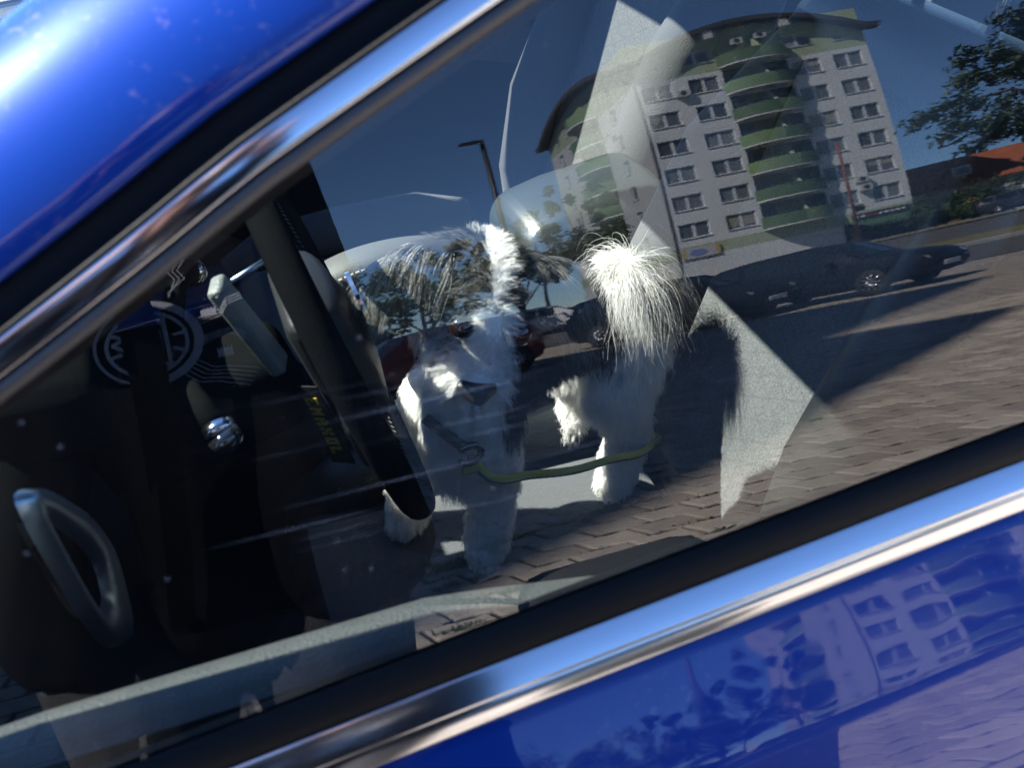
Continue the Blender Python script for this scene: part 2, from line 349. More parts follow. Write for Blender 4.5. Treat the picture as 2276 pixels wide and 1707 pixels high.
# inner door: top ledge, card, armrest
V = []; V3 = []; LX = np.linspace(-0.80, 1.45, 60)
for x in LX:
    zb = np.interp(x, BELTR[:, 0], BELTR[:, 1]); y0 = cyl(x, zb)[0][1]; zl = 0.957 + 0.004 * (x + .16) - 0.10 * max(0, -.45 - x)
    zl = min(zl, zb + .004) - .24 * max(0, x + .03)
    for y, z in ((0.022, zl - .004), (0.032, zl + .001), (0.046, zl), (0.060, zl - .006), (0.072, zl - .017), (0.079, zl - .034), (0.086, zl - .075)): V.append((x, y0 + y + .004, z))
    for y, z in ((0.006, zb + .003), (0.014, zb - .001), (0.020, zb - .012), (0.025, min(zl - .008, zb - .014))): V3.append((x, y0 + y, z))
both("door_ledge", V, grid_faces(60, 7), GRAIN)
both("inner_seal", V3, grid_faces(60, 4), RUBBER)
both("door_card", *sweep(FB, [(0.070, -0.093), (0.16, -0.088), (0.20, -0.105), (0.215, -0.125), (0.235, -0.12), (0.26, -0.085), (0.45, -0.06), (0.62, -0.05)], sgn=-1, i0=8), PLASTIC)
# rest of the shell: floor, bulkhead, hood, rear, wheels
rbox("floor_pan", (0.45, YC, 0.27), (2.6, 1.58, 0.06), 0.02, CARPET, car)
rbox("bulkhead", (-0.86, YC, 0.55), (0.05, 1.36, 0.62), 0.02, PLASTIC, car)
V = []; hx = np.linspace(-0.80, -1.75, 14)
for x in hx:
    t = (-0.80 - x) / 0.95; zc = 0.925 - 0.10 * t - 0.20 * t ** 4
    for k in range(15):
        a = k / 14; e = 0.03 + 0.10 * t * t; V.append((x - 0.10 * 4 * a * (1 - a), e + (1.6 - 2 * e) * a, zc + 0.045 * 4 * a * (1 - a) - (0.03 if k in (0, 14) else 0)))
part("hood", V, [f[::-1] for f in grid_faces(14, 15)], PAINT)
for sy in (0, 1):
    V = []
    for x in np.linspace(-0.66, -1.80, 16):
        t = max(0, (-0.80 - x) / 0.95); y0 = 0.0 + 0.12 * t * t
        for z, dy in ((0.905 - 0.10 * t, 0.03 + 0.10 * t * t - y0), (0.885 - 0.1 * t, -0.01), (0.83 - .09 * t, -0.055), (0.72 - .05 * t, -0.085), (0.45, -0.08), (0.30, -0.05)):
            V.append((x, (y0 + dy) if sy == 0 else 1.6 - (y0 + dy), z))
    F = grid_faces(16, 6); part("front_wing", V, F if sy == 0 else [f[::-1] for f in F], PAINT)
rbox("front_bumper", (-1.80, YC, 0.50), (0.22, 1.42, 0.42), 0.08, PAINT, car)
rbox("tailgate", (1.72, YC, 0.70), (0.5, 1.46, 0.78), 0.1, PAINT, car)
V = []
for i in range(6):
    t = i / 5; x = 1.48 + 0.34 * t; z = 1.45 - 0.40 * t
    for k in range(9): a = k / 8; V.append((x + .05 * 4 * a * (1 - a), 0.13 - .08 * t + (1.34 + .16 * t) * a, z))
part("rear_window", V, grid_faces(6, 9), FARGLASS)
TYRE = mat("tyre_rubber", (0.015, 0.015, 0.016), rough=0.8, bump=0.3, bscale=80); ALLOY = mat("alloy", (0.5, 0.5, 0.52), rough=0.3, metal=1.0)
def wheel(parent, c, r=0.31, wd=0.2, side=-1, name="wheel", spokes=9):
    c = Vector(c); prof = [(0.60, -.5), (0.80, -.5), (0.96, -.42), (1.0, -.25), (1.0, .25), (0.96, .42), (0.80, .5), (0.60, .5)]; n = 26; V = []
    for i in range(n):
        a = 2 * math.pi * i / n
        for q, s in prof: V.append(c + Vector((math.cos(a) * r * q, s * wd, math.sin(a) * r * q)))
    F = grid_faces(n, 8); F += [((n - 1) * 8 + k, (n - 1) * 8 + k + 1, k + 1, k) for k in range(7)]
    t = ob(name, V, F, TYRE, parent, True)
    m = MB(); yy = side * wd * .42
    for i in range(spokes):
        a = 2 * math.pi * i / spokes; m.tube([c + Vector((0, yy, 0)), c + Vector((math.cos(a) * r * .36, yy * 1.02, math.sin(a) * r * .36)), c + Vector((math.cos(a + .12) * r * .68, yy, math.sin(a + .12) * r * .68))], [.035, .022, .02], 6)
    for i in range(n):
        a = 2 * math.pi * i / n; b = 2 * math.pi * (i + 1) / n; m.tube([c + Vector((math.cos(a) * r * .66, yy, math.sin(a) * r * .66)), c + Vector((math.cos(b) * r * .66, yy, math.sin(b) * r * .66))], .018, 5)
    m.build("rim", ALLOY, t, True)
    d = MB(); d.tube([c + Vector((0, yy * .5, 0)), c + Vector((0, yy * .45, 0))], r * .62, 20); d.build("brake_disc", RUBBER, t)
    return t
for x in (-1.25, 1.35):
    wheel(car, (x, 0.06, 0.31), side=-1); wheel(car, (x, 1.54, 0.31), side=1)

# dashboard with instrument hood, end vent, steering column
V = []; prof = [(-0.86, 0.925), (-0.70, 0.965), (-0.50, 0.985), (-0.36, 0.985), (-0.28, 0.965), (-0.245, 0.925), (-0.25, 0.86), (-0.27, 0.80), (-0.30, 0.70), (-0.36, 0.58), (-0.44, 0.46)]
ys = np.linspace(0.10, 1.50, 30)
for y in ys:
    a = abs(y - YC) / 0.7; 
    for x, z in prof: V.append((x - 0.03 * a ** 3, y, z - 0.025 * a ** 4))
dash = part("dashboard", V, grid_faces(30, len(prof)), PLASTIC)
def hood_fn(v): return (v.x, v.y, v.z + 0.03 * (1 - (v.y / 0.17) ** 2) * (1 if v.z > 0 else 0))
rbox("instrument_hood", (-0.30, 0.47, 0.965), (0.18, 0.34, 0.07), 0.025, PLASTIC, dash, fn=hood_fn)
# air vent at the end of the dashboard, with a satin bezel
vent = empty("air_vent", (0, 0, 0)); vent.parent = dash
outv = [(0.112, 1.060), (0.152, 1.038), (0.262, 0.918), (0.315, 0.828), (0.272, 0.764), (0.168, 0.872)]
inv_ = [(0.140, 1.022), (0.160, 1.004), (0.224, 0.922), (0.244, 0.880), (0.228, 0.858), (0.180, 0.890)]
def chaikin(p, n=2):
    for _ in range(n): p = [q for i in range(len(p)) for q in ((p[i][0] * .8 + p[(i + 1) % len(p)][0] * .2, p[i][1] * .8 + p[(i + 1) % len(p)][1] * .2), (p[i][0] * .2 + p[(i + 1) % len(p)][0] * .8, p[i][1] * .2 + p[(i + 1) % len(p)][1] * .8))]
    return p
outv, inv_ = chaikin(outv), chaikin(inv_); NV = len(outv)
V = []
for t_, dx in ((0.0, 0.0), (0.12, 0.010), (0.90, 0.009), (1.0, 0.002)):
    for (y0, z0), (y1, z1) in zip(outv, inv_): V.append((-0.252 + dx, y0 + (y1 - y0) * t_, z0 + (z1 - z0) * t_))
F = [(i * NV + k, i * NV + (k + 1) % NV, (i + 1) * NV + (k + 1) % NV, (i + 1) * NV + k) for i in range(3) for k in range(NV)]
ob("bezel", V, F, SATIN, vent, True)
ob("vent_recess", [(-0.262, y, z) for y, z in inv_], [tuple(range(NV))], BROWNP, vent)
for q in np.linspace(-0.05, 0.035, 4):
    MB().tube([(-0.258, 0.150 + (q + .05) * .85, 0.99 - (q + .05) * 1.25), (-0.258, 0.190 + (q + .05) * .6, 0.915 - (q + .05) * .5)], .003, 6).build("vent_slat", PLASTIC, vent)

# steering wheel
sw = empty("steering_wheel", (0, 0, 0)); sw.parent = car
SWC = Vector((-0.022, 0.45, 0.905)); swn = Vector((0.956, 0, 0.292)); swu = Vector((-0.292, 0, 0.956)); swr = Vector((0, 1, 0))
V = []; n, m_ = 72, 14
for i in range(n):
    a = 2 * math.pi * i / n; d = swr * math.cos(a) + swu * math.sin(a)
    for k in range(m_):
        b = 2 * math.pi * k / m_; V.append(SWC + d * (0.178 + 0.0130 * math.cos(b)) + swn * (0.0145 * math.sin(b)))
F = [(i * m_ + k, ((i + 1) % n) * m_ + k, ((i + 1) % n) * m_ + (k + 1) % m_, i * m_ + (k + 1) % m_) for i in range(n) for k in range(m_)]
ob("rim", V, [f[::-1] for f in F], WHEELBLK, sw, True)
mb = MB()
for i in range(0, 150):
    a = 2 * math.pi * i / 150; d = swr * math.cos(a) + swu * math.sin(a); t = swr * -math.sin(a) + swu * math.cos(a)
    p = SWC + d * 0.1622 + swn * 0.002; mb.tube([p - t * .0022 + swn * .001, p + t * .0022 - swn * .001], .0007, 4)
st = mb.build("rim_stitching", MATS.get("grey_thread") or mat("grey_thread", (0.04, 0.04, 0.04), rough=0.8), sw)
st["kind"] = "stuff"
SWR = Matrix((swr, swu, swn)).transposed()
def hubfn(v): return (v.x, v.y, v.z + (0.02 * (1 - (v.x / .075) ** 2) * (1 - (v.y / .085) ** 2) if v.z > 0 else 0))
rbox("hub", SWC + swn * -0.012 + swu * -0.004, (0.135, 0.150, 0.045), 0.018, mat("wheel_hub_plastic", (0.010, 0.0105, 0.0115), spec=0.3, rough=0.5, bump=0.3, bscale=700), sw, SWR, fn=hubfn)
for a, L, wd in ((0, .105, .050), (180, .105, .050), (-90, .105, .060)):
    d = swr * math.cos(rad(a)) + swu * math.sin(rad(a)); t = swn.cross(d)
    rbox("spoke", SWC + d * 0.118 - swn * 0.01, (L, wd, 0.020), 0.007, GLOSSBLK if a != -90 else PLASTIC, sw, Matrix((d, t, swn)).transposed())
# oval chrome badge with an inner ring on the hub
def oval(c, a, b, wr, off, u, v, nn, m, name, par, seg=40):
    V = []
    for i in range(seg):
        th = 2 * math.pi * i / seg
        for q, h in ((1.0, 0), (1.0, off), (wr, off), (wr, 0)): V.append(Vector(c) + u * (math.cos(th) * a * q) + v * (math.sin(th) * b * q) + nn * h)
    F = [(i * 4 + k, ((i + 1) % seg) * 4 + k, ((i + 1) % seg) * 4 + k + 1, i * 4 + k + 1) for i in range(seg) for k in range(3)]
    return ob(name, V, F, m, par, False)
bc = SWC + swn * 0.0335 + swu * 0.022
oval(bc, 0.031, 0.031, 0.86, 0.004, swr, swu, swn, CHROME, "badge", sw)
oval(bc, 0.0165, 0.026, 0.72, 0.003, swr, swu, swn, CHROME, "badge", sw)
oval(bc + swn * -.0003, 0.0265, 0.0265, 0.02, 0.0012, swr, swu, swn, GLOSSBLK, "badge_field", sw)
# column shroud, bar with the dash's sunlit tone in its colour, stalks, warning label
def qbox(name, c, u, v, n, d, r, m, par): return rbox(name, c, d, r, m, par, Matrix((Vector(u).normalized(), Vector(v).normalized(), Vector(n).normalized())).transposed())
colu = Vector((-swn.x, 0, -swn.z)); 
qbox("column_cover", (-0.16, 0.45, 0.855), colu, swr, swu, (0.20, 0.09, 0.085), 0.02, PLASTIC, car)
a_ = Vector((-0.117, 0.37, 1.015)); b_ = Vector((-0.083, 0.37, 0.934)); uu = (b_ - a_).normalized(); vv = Vector((0.25, 0.93, 0.10)); vv = (vv - uu * vv.dot(uu)).normalized()
qbox("lit_dash_bar", (a_ + b_) / 2 + Vector((0, 0.012, 0)), uu, vv, uu.cross(vv), (0.100, 0.026, 0.014), 0.004, mat("sunlit_grained_plastic", (0.10, 0.108, 0.098), rough=0.5, bump=1.0, bscale=420, var=0.18, vscale=60), dash)
MB().tube([(-0.106, 0.385, 1.018), (-0.066, 0.41, 1.022)], 0.0022, 8).build("dash_trim_strip", SATIN, dash, True)
def stalk(y0, y1, dx, z):
    s = empty("column_stalk"); s.parent = car
    MB().tube([(-0.165, y0, z), (-0.155, y0 + (y1 - y0) * .5, z + .01), (-0.142, y0 + (y1 - y0) * .86, z + .004)], [.011, .010, .0125], 14).build("stalk_arm", PLASTIC, s, True)
    q = y0 + (y1 - y0) * .86
    MB().tube([(-0.1415, q, z + .003), (-0.140, y0 + (y1 - y0) * .94, z - .002)], .0142, 28).build("stalk_ring", CHROME, s, True)
    MB().tube([(-0.140, y0 + (y1 - y0) * .94, z - .002), (-0.136, y1, z - .008), (-0.134, y1 + (y1 - y0) * .03, z - .011)], [.0155, .014, .008], 16).build("stalk_knob", GLOSSBLK, s, True)
stalk(0.405, 0.305, 0, 0.925); stalk(0.495, 0.60, 0, 0.925)
YEL = mat("yellow_print", (0.42, 0.30, 0.01), rough=0.6)
# yellow lettering on a black label standing behind the wheel
lab = MB(); lp0 = Vector((-0.060, 0.40, 0.880)); lp1 = Vector((-0.042, 0.40, 0.805)); ld = (lp1 - lp0).normalized(); ls = Vector((0.75, -0.62, 0.2)); ls = (ls - ld * ls.dot(ld)).normalized(); ln = ls.cross(ld)
if ln.y > 0: ln = -ln
GL = [["111", "100", "110", "100", "111"], ["101", "111", "111", "101", "101"], ["010", "101", "111", "101", "101"], ["101", "101", "010", "101", "101"], ["111", "101", "101", "101", "111"], ["100", "100", "100", "100", "111"]]
for gi, g in enumerate(GL):
    for r_, row in enumerate(g):
        for c_, ch in enumerate(row):
            if ch == "1": lab.box(lp0 + ld * (0.0036 + gi * 0.0128 + c_ * 0.0030) + ls * (0.0055 - r_ * 0.0026) + ln * 0.0012, (0.0029, 0.0027, 0.0006), Matrix((ld, ls, ln)).transposed())
qbox("warning_label", (lp0 + lp1) / 2, ld, ls, ln, (0.10, 0.026, 0.0016), 0.0005, RUBBER, car)
lo = lab.build("label_lettering", YEL, car); lo["kind"] = "stuff"

# ---- seats
def panel(name, o, u, v, w, h, bulge, m, par, n=18, round_=0.0, seam=None):
    """padded cloth panel: grid with metric UVs, bulged along its normal, dropped at the rim"""
    u = Vector(u).normalized(); v = Vector(v).normalized(); nn = u.cross(v); V = []; UV = []
    for i in range(n):
        for k in range(n):
            a = i / (n - 1); b = k / (n - 1); e = min(a, 1 - a, b, 1 - b)
            d = bulge * (1 - (2 * a - 1) ** 4) * (1 - (2 * b - 1) ** 4) - (0.012 if e < 1e-6 else 0.0)
            V.append(Vector(o) + u * ((a - .5) * w) + v * (b * h) + nn * d); UV.append(((a - .5) * w, b * h))
    d = me(name, V, grid_faces(n, n), m, True); uvl = d.uv_layers.new(name="UVMap")
    li = np.zeros(len(d.loops), dtype=np.int32); d.loops.foreach_get("vertex_index", li); uvl.data.foreach_set("uv", np.array(UV, dtype=np.float32)[li].ravel())
    return link(bpy.data.objects.new(name, d), par)
FABRIC.node_tree.nodes  # woven pattern in metres: about 22 mm triangles
for n_ in FABRIC.node_tree.nodes:
    if n_.type == 'MAPPING': n_.inputs["Scale"].default_value = (40, 40, 40)
def stitches(path, par, r=0.0009, L=0.0042, gap=0.0032, m=THREAD):
    P = resample(path, 160); seg = np.linalg.norm(np.diff(P, axis=0), axis=1); s = np.concatenate([[0], np.cumsum(seg)]); mb = MB(); q = 0
    while q + L < s[-1]:
        a = [np.interp(q, s, P[:, k]) for k in range(3)]; b = [np.interp(q + L, s, P[:, k]) for k in range(3)]; mb.tube([a, b], r, 5); q += L + gap
    o = mb.build("stitching", m, par); o["kind"] = "stuff"; return o
def seat(name, yc, bx=0.365, cloth=False):
    s = empty(name); s.parent = car
    rbox("cushion", (0.130, yc, 0.475), (0.47, 0.47, 0.135), 0.045, LEATHER, s)
    panel("cushion_cloth", (-0.085, yc, 0.546), (0, -1, 0), (1, 0, 0.0), 0.315, 0.445, 0.006, FABRIC_P, s)
    for sg in (-1, 1):
        MB().tube([(-0.09, yc + sg * .198, .520), (-0.02, yc + sg * .203, .548), (.12, yc + sg * .207, .556), (.26, yc + sg * .207, .556), (.35, yc + sg * .203, .54)], [.030, .044, .050, .050, .04], 14).build("cushion_bolster", FABRIC_P if cloth else LEATHER, s, True)
    up = Vector((0.326, 0, 0.945)); fw = Vector((-0.945, 0, 0.326)); R = Matrix((fw, Vector((0, 1, 0)), up)).transposed(); b0 = Vector((bx, yc, 0.55))
    rbox("backrest", b0 + up * 0.29 - fw * 0.068, (0.12, 0.44, 0.66), 0.05, FABRIC_P if cloth else LEATHER, s, R)
    panel("backrest_cloth", b0 + up * 0.00 + fw * -0.006, (0, -1, 0), up, 0.30, 0.56, 0.010, FABRIC, s)
    for sg in (-1, 1):
        MB().tube([b0 + up * q + Vector((0, sg * (.185 + w_), 0)) + fw * f for q, w_, f in ((-.02, 0, -.02), (.08, .008, .012), (.22, .012, .028), (.40, .006, .018), (.56, -.02, -.03))], [.035, .046, .050, .044, .03], 14).build("backrest_bolster", LEATHER if (sg < 0 and not cloth) else FABRIC_P, s, True)
    hr = b0 + up * 0.79 - fw * 0.035
    rbox("headrest", hr, (0.095, 0.26, 0.17), 0.04, FABRIC_P, s, R)
    for sg in (-.055, .055): MB().tube([b0 + up * 0.60 - fw * .05 + Vector((0, sg, 0)), b0 + up * 0.74 - fw * .04 + Vector((0, sg, 0))], .0065, 14).build("headrest_post", CHROME, s, True)
    return s
seat("driver_seat", 0.45); seat("passenger_seat", 1.12, 0.45, True)
# rear bench
rb = empty("rear_bench"); rb.parent = car
rbox("bench_cushion", (1.0, YC, 0.44), (0.46, 1.24, 0.16), 0.05, LEATHER, rb)
rbox("bench_back", (1.28, YC, 0.78), (0.14, 1.30, 0.66), 0.05, FABRIC_P, rb, Euler((0, rad(16), 0)).to_matrix())
# centre console with leather armrest, chrome edge, gear lever
rbox("console", (0.10, YC, 0.44), (0.78, 0.19, 0.32), 0.03, PLASTIC, car)
arm = empty("armrest"); arm.parent = car
def armfn(v): return (v.x, v.y, v.z + 0.012 * (1 - (v.y / .08) ** 2) * (1 if v.z > 0 else 0) - 0.02 * max(0, -(v.x + .03) / .09) ** 2 * (1 if v.z > 0 else 0))
rbox("armrest_pad", (0.378, 0.83, 0.772), (0.225, 0.165, 0.086), 0.032, mat("armrest_leather", (0.024, 0.029, 0.028), rough=0.34, bump=0.4, bscale=520), arm, Euler((0, rad(-6), rad(4))).to_matrix(), fn=armfn, seg=4)
rbox("armrest_box", (0.40, 0.83, 0.66), (0.19, 0.14, 0.14), 0.02, PLASTIC, arm)
MB().tube([(0.272, 0.765, 0.755), (0.278, 0.757, 0.735), (0.292, 0.752, 0.722)], [.003, .0045, .003], 10).build("armrest_catch", CHROME, arm, True)
stitches([(0.285, 0.752, 0.757), (0.33, 0.748, 0.758), (0.40, 0.7465, 0.765), (0.475, 0.752, 0.775)], arm, r=.0007, L=.004, gap=.004, m=MATS["grey_thread"])
gl = empty("gear_lever"); gl.parent = car
MB().tube([(0.0, YC, 0.58), (0.005, YC, 0.66), (0.01, YC, 0.70)], [.035, .016, .010], 14).build("gear_boot", LEATHER, gl, True)
MB().tube([(0.01, YC, 0.695), (0.012, YC, 0.72), (0.014, YC, 0.745), (0.015, YC, 0.76)], [.012, .022, .025, .014], 16).build("gear_knob", LEATHER, gl, True)
# padded console rail with a pale stitched seam
cr = empty("console_rail"); cr.parent = car
pth = [(-0.02, 0.735, 0.795), (0.04, 0.735, 0.815), (0.11, 0.745, 0.815), (0.19, 0.765, 0.79), (0.27, 0.78, 0.745)]
PR = resample(pth, 30)
V = []
for i, p in enumerate(PR):
    for dy, dz in ((-.012, -.055), (-.016, -.028), (-.012, -.004), (0, 0.004), (.03, .006), (.05, -.01)): V.append((p[0], p[1] + dy, p[2] + dz))
ob("rail_pad", V, grid_faces(30, 6), mat("grey_leatherette", (0.06, 0.063, 0.06), rough=0.6, bump=0.5, bscale=600), cr, True)
stitches([(p[0], p[1] - .0135, p[2] - .003) for p in PR], cr, r=.0011, L=.0045, gap=.003)
V = []
for i, p in enumerate(PR):
    for dy, dz in ((-.010, -.05), (0.0, -.10), (0.02, -.22)): V.append((p[0], p[1] + dy, p[2] + dz))
ob("rail_side", V, grid_faces(30, 3), BROWNP, cr, True)
# belt buckle with a red button, belt strap
bk = empty("belt_buckle"); bk.parent = car
rbox("buckle_body", (0.262, 0.745, 0.735), (0.03, 0.018, 0.07), 0.005, RUBBER, bk, Euler((0, rad(35), 0)).to_matrix())
rbox("buckle_button", (0.281, 0.742, 0.760), (0.026, 0.016, 0.022), 0.004, REDP, bk, Euler((0, rad(35), 0)).to_matrix())
MB().tube([(0.23, 0.755, 0.60), (0.25, 0.75, 0.70)], .011, 10, flat=.5).build("buckle_stalk", RUBBER, bk, True)
# door mirror outside, far left
mir = empty("door_mirror"); mir.parent = car
def mfn(v): return (v.x - .035 * (1 - (v.y / .1) ** 2 - (v.z / .075) ** 2) * (1 if v.x < 0 else 0), v.y, v.z)
rbox("mirror_shell", (-0.66, -0.17, 1.03), (0.10, 0.19, 0.145), 0.045, PAINT, mir, fn=mfn)
rbox("mirror_face", (-0.606, -0.17, 1.03), (0.006, 0.155, 0.11), 0.003, mat("mirror_silver", (0.85, 0.86, 0.88), rough=0.02, metal=1.0), mir)
rbox("mirror_foot", (-0.665, -0.045, 0.955), (0.06, 0.12, 0.05), 0.015, GLOSSBLK, mir)

# unseen sun visor, added and sized to shade the driver seat back
vis = empty("added_sun_visor"); vis.parent = car
qbox("added_visor_board", (0.150, 0.655, 1.338), (0.95, 0, 0.31), (0, 1, 0), (-0.31, 0, 0.95), (0.29, 0.62, 0.018), 0.008, mat("visor_cloth", (0.06, 0.06, 0.06), rough=0.9), vis)
MB().tube([(0.28, 0.36, 1.385), (0.28, 0.95, 1.385)], .006, 8).build("visor_rod", PLASTIC, vis, True)
# ---------------------------------------------------------------- the dog
DSKIN = mat("dog_skin", (0.32, 0.28, 0.25), rough=0.8)
dog = tag(empty("dog", (0.18, 0.54, 0.553)), "small shaggy black and white dog standing on the driver seat, facing the window", "dog")
def dpar(o): o.parent = dog; o.matrix_parent_inverse = Matrix.Translation(-Vector(dog.location)); return o
HC = np.array([0.113, 0.437, 0.931])
HF = np.array([-0.2, -0.8, -0.5]); HF /= np.linalg.norm(HF)
HR = np.array([0.93, 0.02, -0.30]); HR -= HF * HR.dot(HF); HR /= np.linalg.norm(HR); HU = np.cross(HR, HF)
if HU[2] < 0: HU = -HU
def hp(f, r, u): return tuple(HC + HF * f + HR * r + HU * u)
S1 = (0.135, 0.525); TB = (0.325, 0.56)
chains = [
    [(0.118, 0.500, 0.780, .050), (0.15, 0.525, 0.795, .056), (0.21, 0.545, 0.800, .055), (0.27, 0.558, 0.802, .054), (0.318, 0.566, 0.800, .054)],   # trunk
    [(0.100, 0.468, 0.725, .042), (0.110, 0.478, 0.765, .052), (0.115, 0.468, 0.845, .042), tuple(HC + np.array([0, .018, -.02])) + (.048,)],               # chest, neck
    [tuple(HC + HU * .004) + (.053,), hp(.032, 0, .002) + (.038,), hp(.054, 0, -.016) + (.029,), hp(.078, 0, -.024) + (.024,)],                              # skull, muzzle
    [hp(.050, 0, -.034) + (.027,), hp(.070, 0, -.046) + (.016,)],
    [(0.122, 0.482, 0.75, .036), (0.132, 0.470, 0.69, .028), (0.122, 0.468, 0.62, .024), (0.117, 0.467, 0.578, .024), (0.108, 0.455, 0.571, .019)],       # near fore leg
    [(0.085, 0.535, 0.75, .036), (0.060, 0.548, 0.69, .028), (0.048, 0.550, 0.62, .024), (0.043, 0.549, 0.578, .024), (0.034, 0.538, 0.571, .019)],       # far fore leg
    [(0.325, 0.540, 0.775, .044), (0.298, 0.520, 0.70, .036), (0.322, 0.525, 0.64, .025), (0.305, 0.520, 0.585, .024), (0.294, 0.512, 0.572, .020)],       # near hind leg
    [(0.318, 0.600, 0.770, .042), (0.275, 0.612, 0.69, .034), (0.305, 0.630, 0.635, .023), (0.290, 0.640, 0.585, .024), (0.279, 0.632, 0.572, .020)],      # far hind leg
    [(0.332, 0.562, 0.822, .022), (0.330, 0.556, 0.840, .019), (0.324, 0.548, 0.852, .016), (0.316, 0.540, 0.856, .012)],     # tail
    [hp(-.012, -.042, .036) + (.015,), hp(-.012, -.068, .034) + (.013,), hp(-.008, -.090, .012) + (.010,), hp(-.004, -.098, -.015) + (.007,)],            # ears
    [hp(-.012, .042, .036) + (.015,), hp(-.012, .068, .034) + (.013,), hp(-.008, .090, .012) + (.010,), hp(-.004, .100, -.015) + (.007,)],
]
body = dpar(capsules(chains, 0.0055, "body", DSKIN, None, 5))
NOSEM = mat("dog_nose", (0.012, 0.011, 0.012), rough=0.35, bump=0.6, bscale=900)
EYE = mat("dog_eye", (0.008, 0.004, 0.0025), rough=0.04, coat=1.0)
nz = capsules([[hp(.093, -.012, -.018) + (.0085,), hp(.100, 0, -.016) + (.0115,), hp(.093, .012, -.018) + (.0085,)], [hp(.093, 0, -.029) + (.007,), hp(.098, 0, -.018) + (.009,)]], 0.0025, "nose", NOSEM, None, 3); dpar(nz)
for s in (-1, 1):
    c = Vector(hp(.0535, s * .0285, .0245)); bm = bmesh.new(); bmesh.ops.create_uvsphere(bm, u_segments=24, v_segments=14, radius=0.0122)
    for v in bm.verts: v.co += c
    for f in bm.faces: f.smooth = True
    d = bpy.data.meshes.new("eye"); bm.to_mesh(d); bm.free(); d.materials.append(EYE); dpar(link(bpy.data.objects.new("eye", d)))
dpar(MB().tube([hp(.083, -.014, -.046), hp(.089, -.006, -.042), hp(.090, 0, -.040), hp(.089, .006, -.042), hp(.083, .014, -.046)], .0024, 8).build("mouth", NOSEM, None, True))

def fur_mat():
    m = bpy.data.materials.new("dog_fur"); m.use_nodes = True; t = m.node_tree; b = t.nodes["Principled BSDF"]; N = t.nodes.new; L = t.links.new
    a = N("ShaderNodeAttribute"); a.attribute_name = "tint"; L(a.outputs["Color"], b.inputs["Base Color"])
    b.inputs["Roughness"].default_value = 0.42; b.inputs["Specular IOR Level"].default_value = 0.45
    tr = N("ShaderNodeBsdfTranslucent"); L(a.outputs["Color"], tr.inputs[0]); mx = N("ShaderNodeMixShader"); mx.inputs[0].default_value = 0.28
    L(b.outputs[0], mx.inputs[1]); L(tr.outputs[0], mx.inputs[2]); L(mx.outputs[0], t.nodes["Material Output"].inputs[0]); return m
FUR = fur_mat()
d = body.data; d.calc_loop_triangles(); nv = len(d.vertices); co = np.zeros(nv * 3, np.float32); d.vertices.foreach_get("co", co); co = co.reshape(-1, 3).astype(float)
no = np.zeros(nv * 3, np.float32); d.vertices.foreach_get("normal", no); no = no.reshape(-1, 3).astype(float)
tri = np.zeros(len(d.loop_triangles) * 3, np.int32); d.loop_triangles.foreach_get("vertices", tri); tri = tri.reshape(-1, 3)
ar = np.linalg.norm(np.cross(co[tri[:, 1]] - co[tri[:, 0]], co[tri[:, 2]] - co[tri[:, 0]]), axis=1)
def nrm(a): return a / np.maximum(np.linalg.norm(a, axis=1), 1e-9)[:, None]
def seg_d(p, a, b):
    a = np.array(a[:3]); b = np.array(b[:3]); t = np.clip(((p - a) @ (b - a)) / ((b - a) @ (b - a)), 0, 1); return np.linalg.norm(p - a - t[:, None] * (b - a), axis=1), t
def chain_d(p, ch):
    out = np.full(len(p), 9.0)
    for i in range(len(ch) - 1):
        dd, t = seg_d(p, ch[i], ch[i + 1]); out = np.minimum(out, dd - (ch[i][3] * (1 - t) + ch[i + 1][3] * t))
    return out
def vnoise(p, s, seed):
    """smooth value noise, three channels"""
    r = np.random.default_rng(seed); K = 32; tab = r.uniform(-1, 1, (K, K, K, 3)); q = p * s; i = np.floor(q).astype(int); f = q - i; f = f * f * (3 - 2 * f); out = 0
    for dx in (0, 1):
        for dy in (0, 1):
            for dz in (0, 1):
                wgt = np.where(dx, f[:, 0], 1 - f[:, 0]) * np.where(dy, f[:, 1], 1 - f[:, 1]) * np.where(dz, f[:, 2], 1 - f[:, 2])
                out = out + wgt[:, None] * tab[(i[:, 0] + dx) % K, (i[:, 1] + dy) % K, (i[:, 2] + dz) % K]
    return out
NS = 260000
tcen = co[tri].mean(1); tre = np.stack([chain_d(tcen, c) for c in chains], 1).argmin(1); wt = ar * np.where(tre >= 9, 6.0, np.where((tre == 2) | (tre == 3), 1.6, np.where(tre == 8, 2.6, 1.0)))
ti = rng.choice(len(tri), NS, p=wt / wt.sum()); u_ = np.sqrt(rng.random(NS)); v_ = rng.random(NS); W3 = np.stack([1 - u_, u_ * (1 - v_), u_ * v_], 1)
RP = (co[tri[ti]] * W3[:, :, None]).sum(1); RN = nrm((no[tri[ti]] * W3[:, :, None]).sum(1))
BLK = np.array([0.010, 0.010, 0.012]); GRY = np.array([0.22, 0.21, 0.19]); WHT = np.array([0.93, 0.915, 0.875])
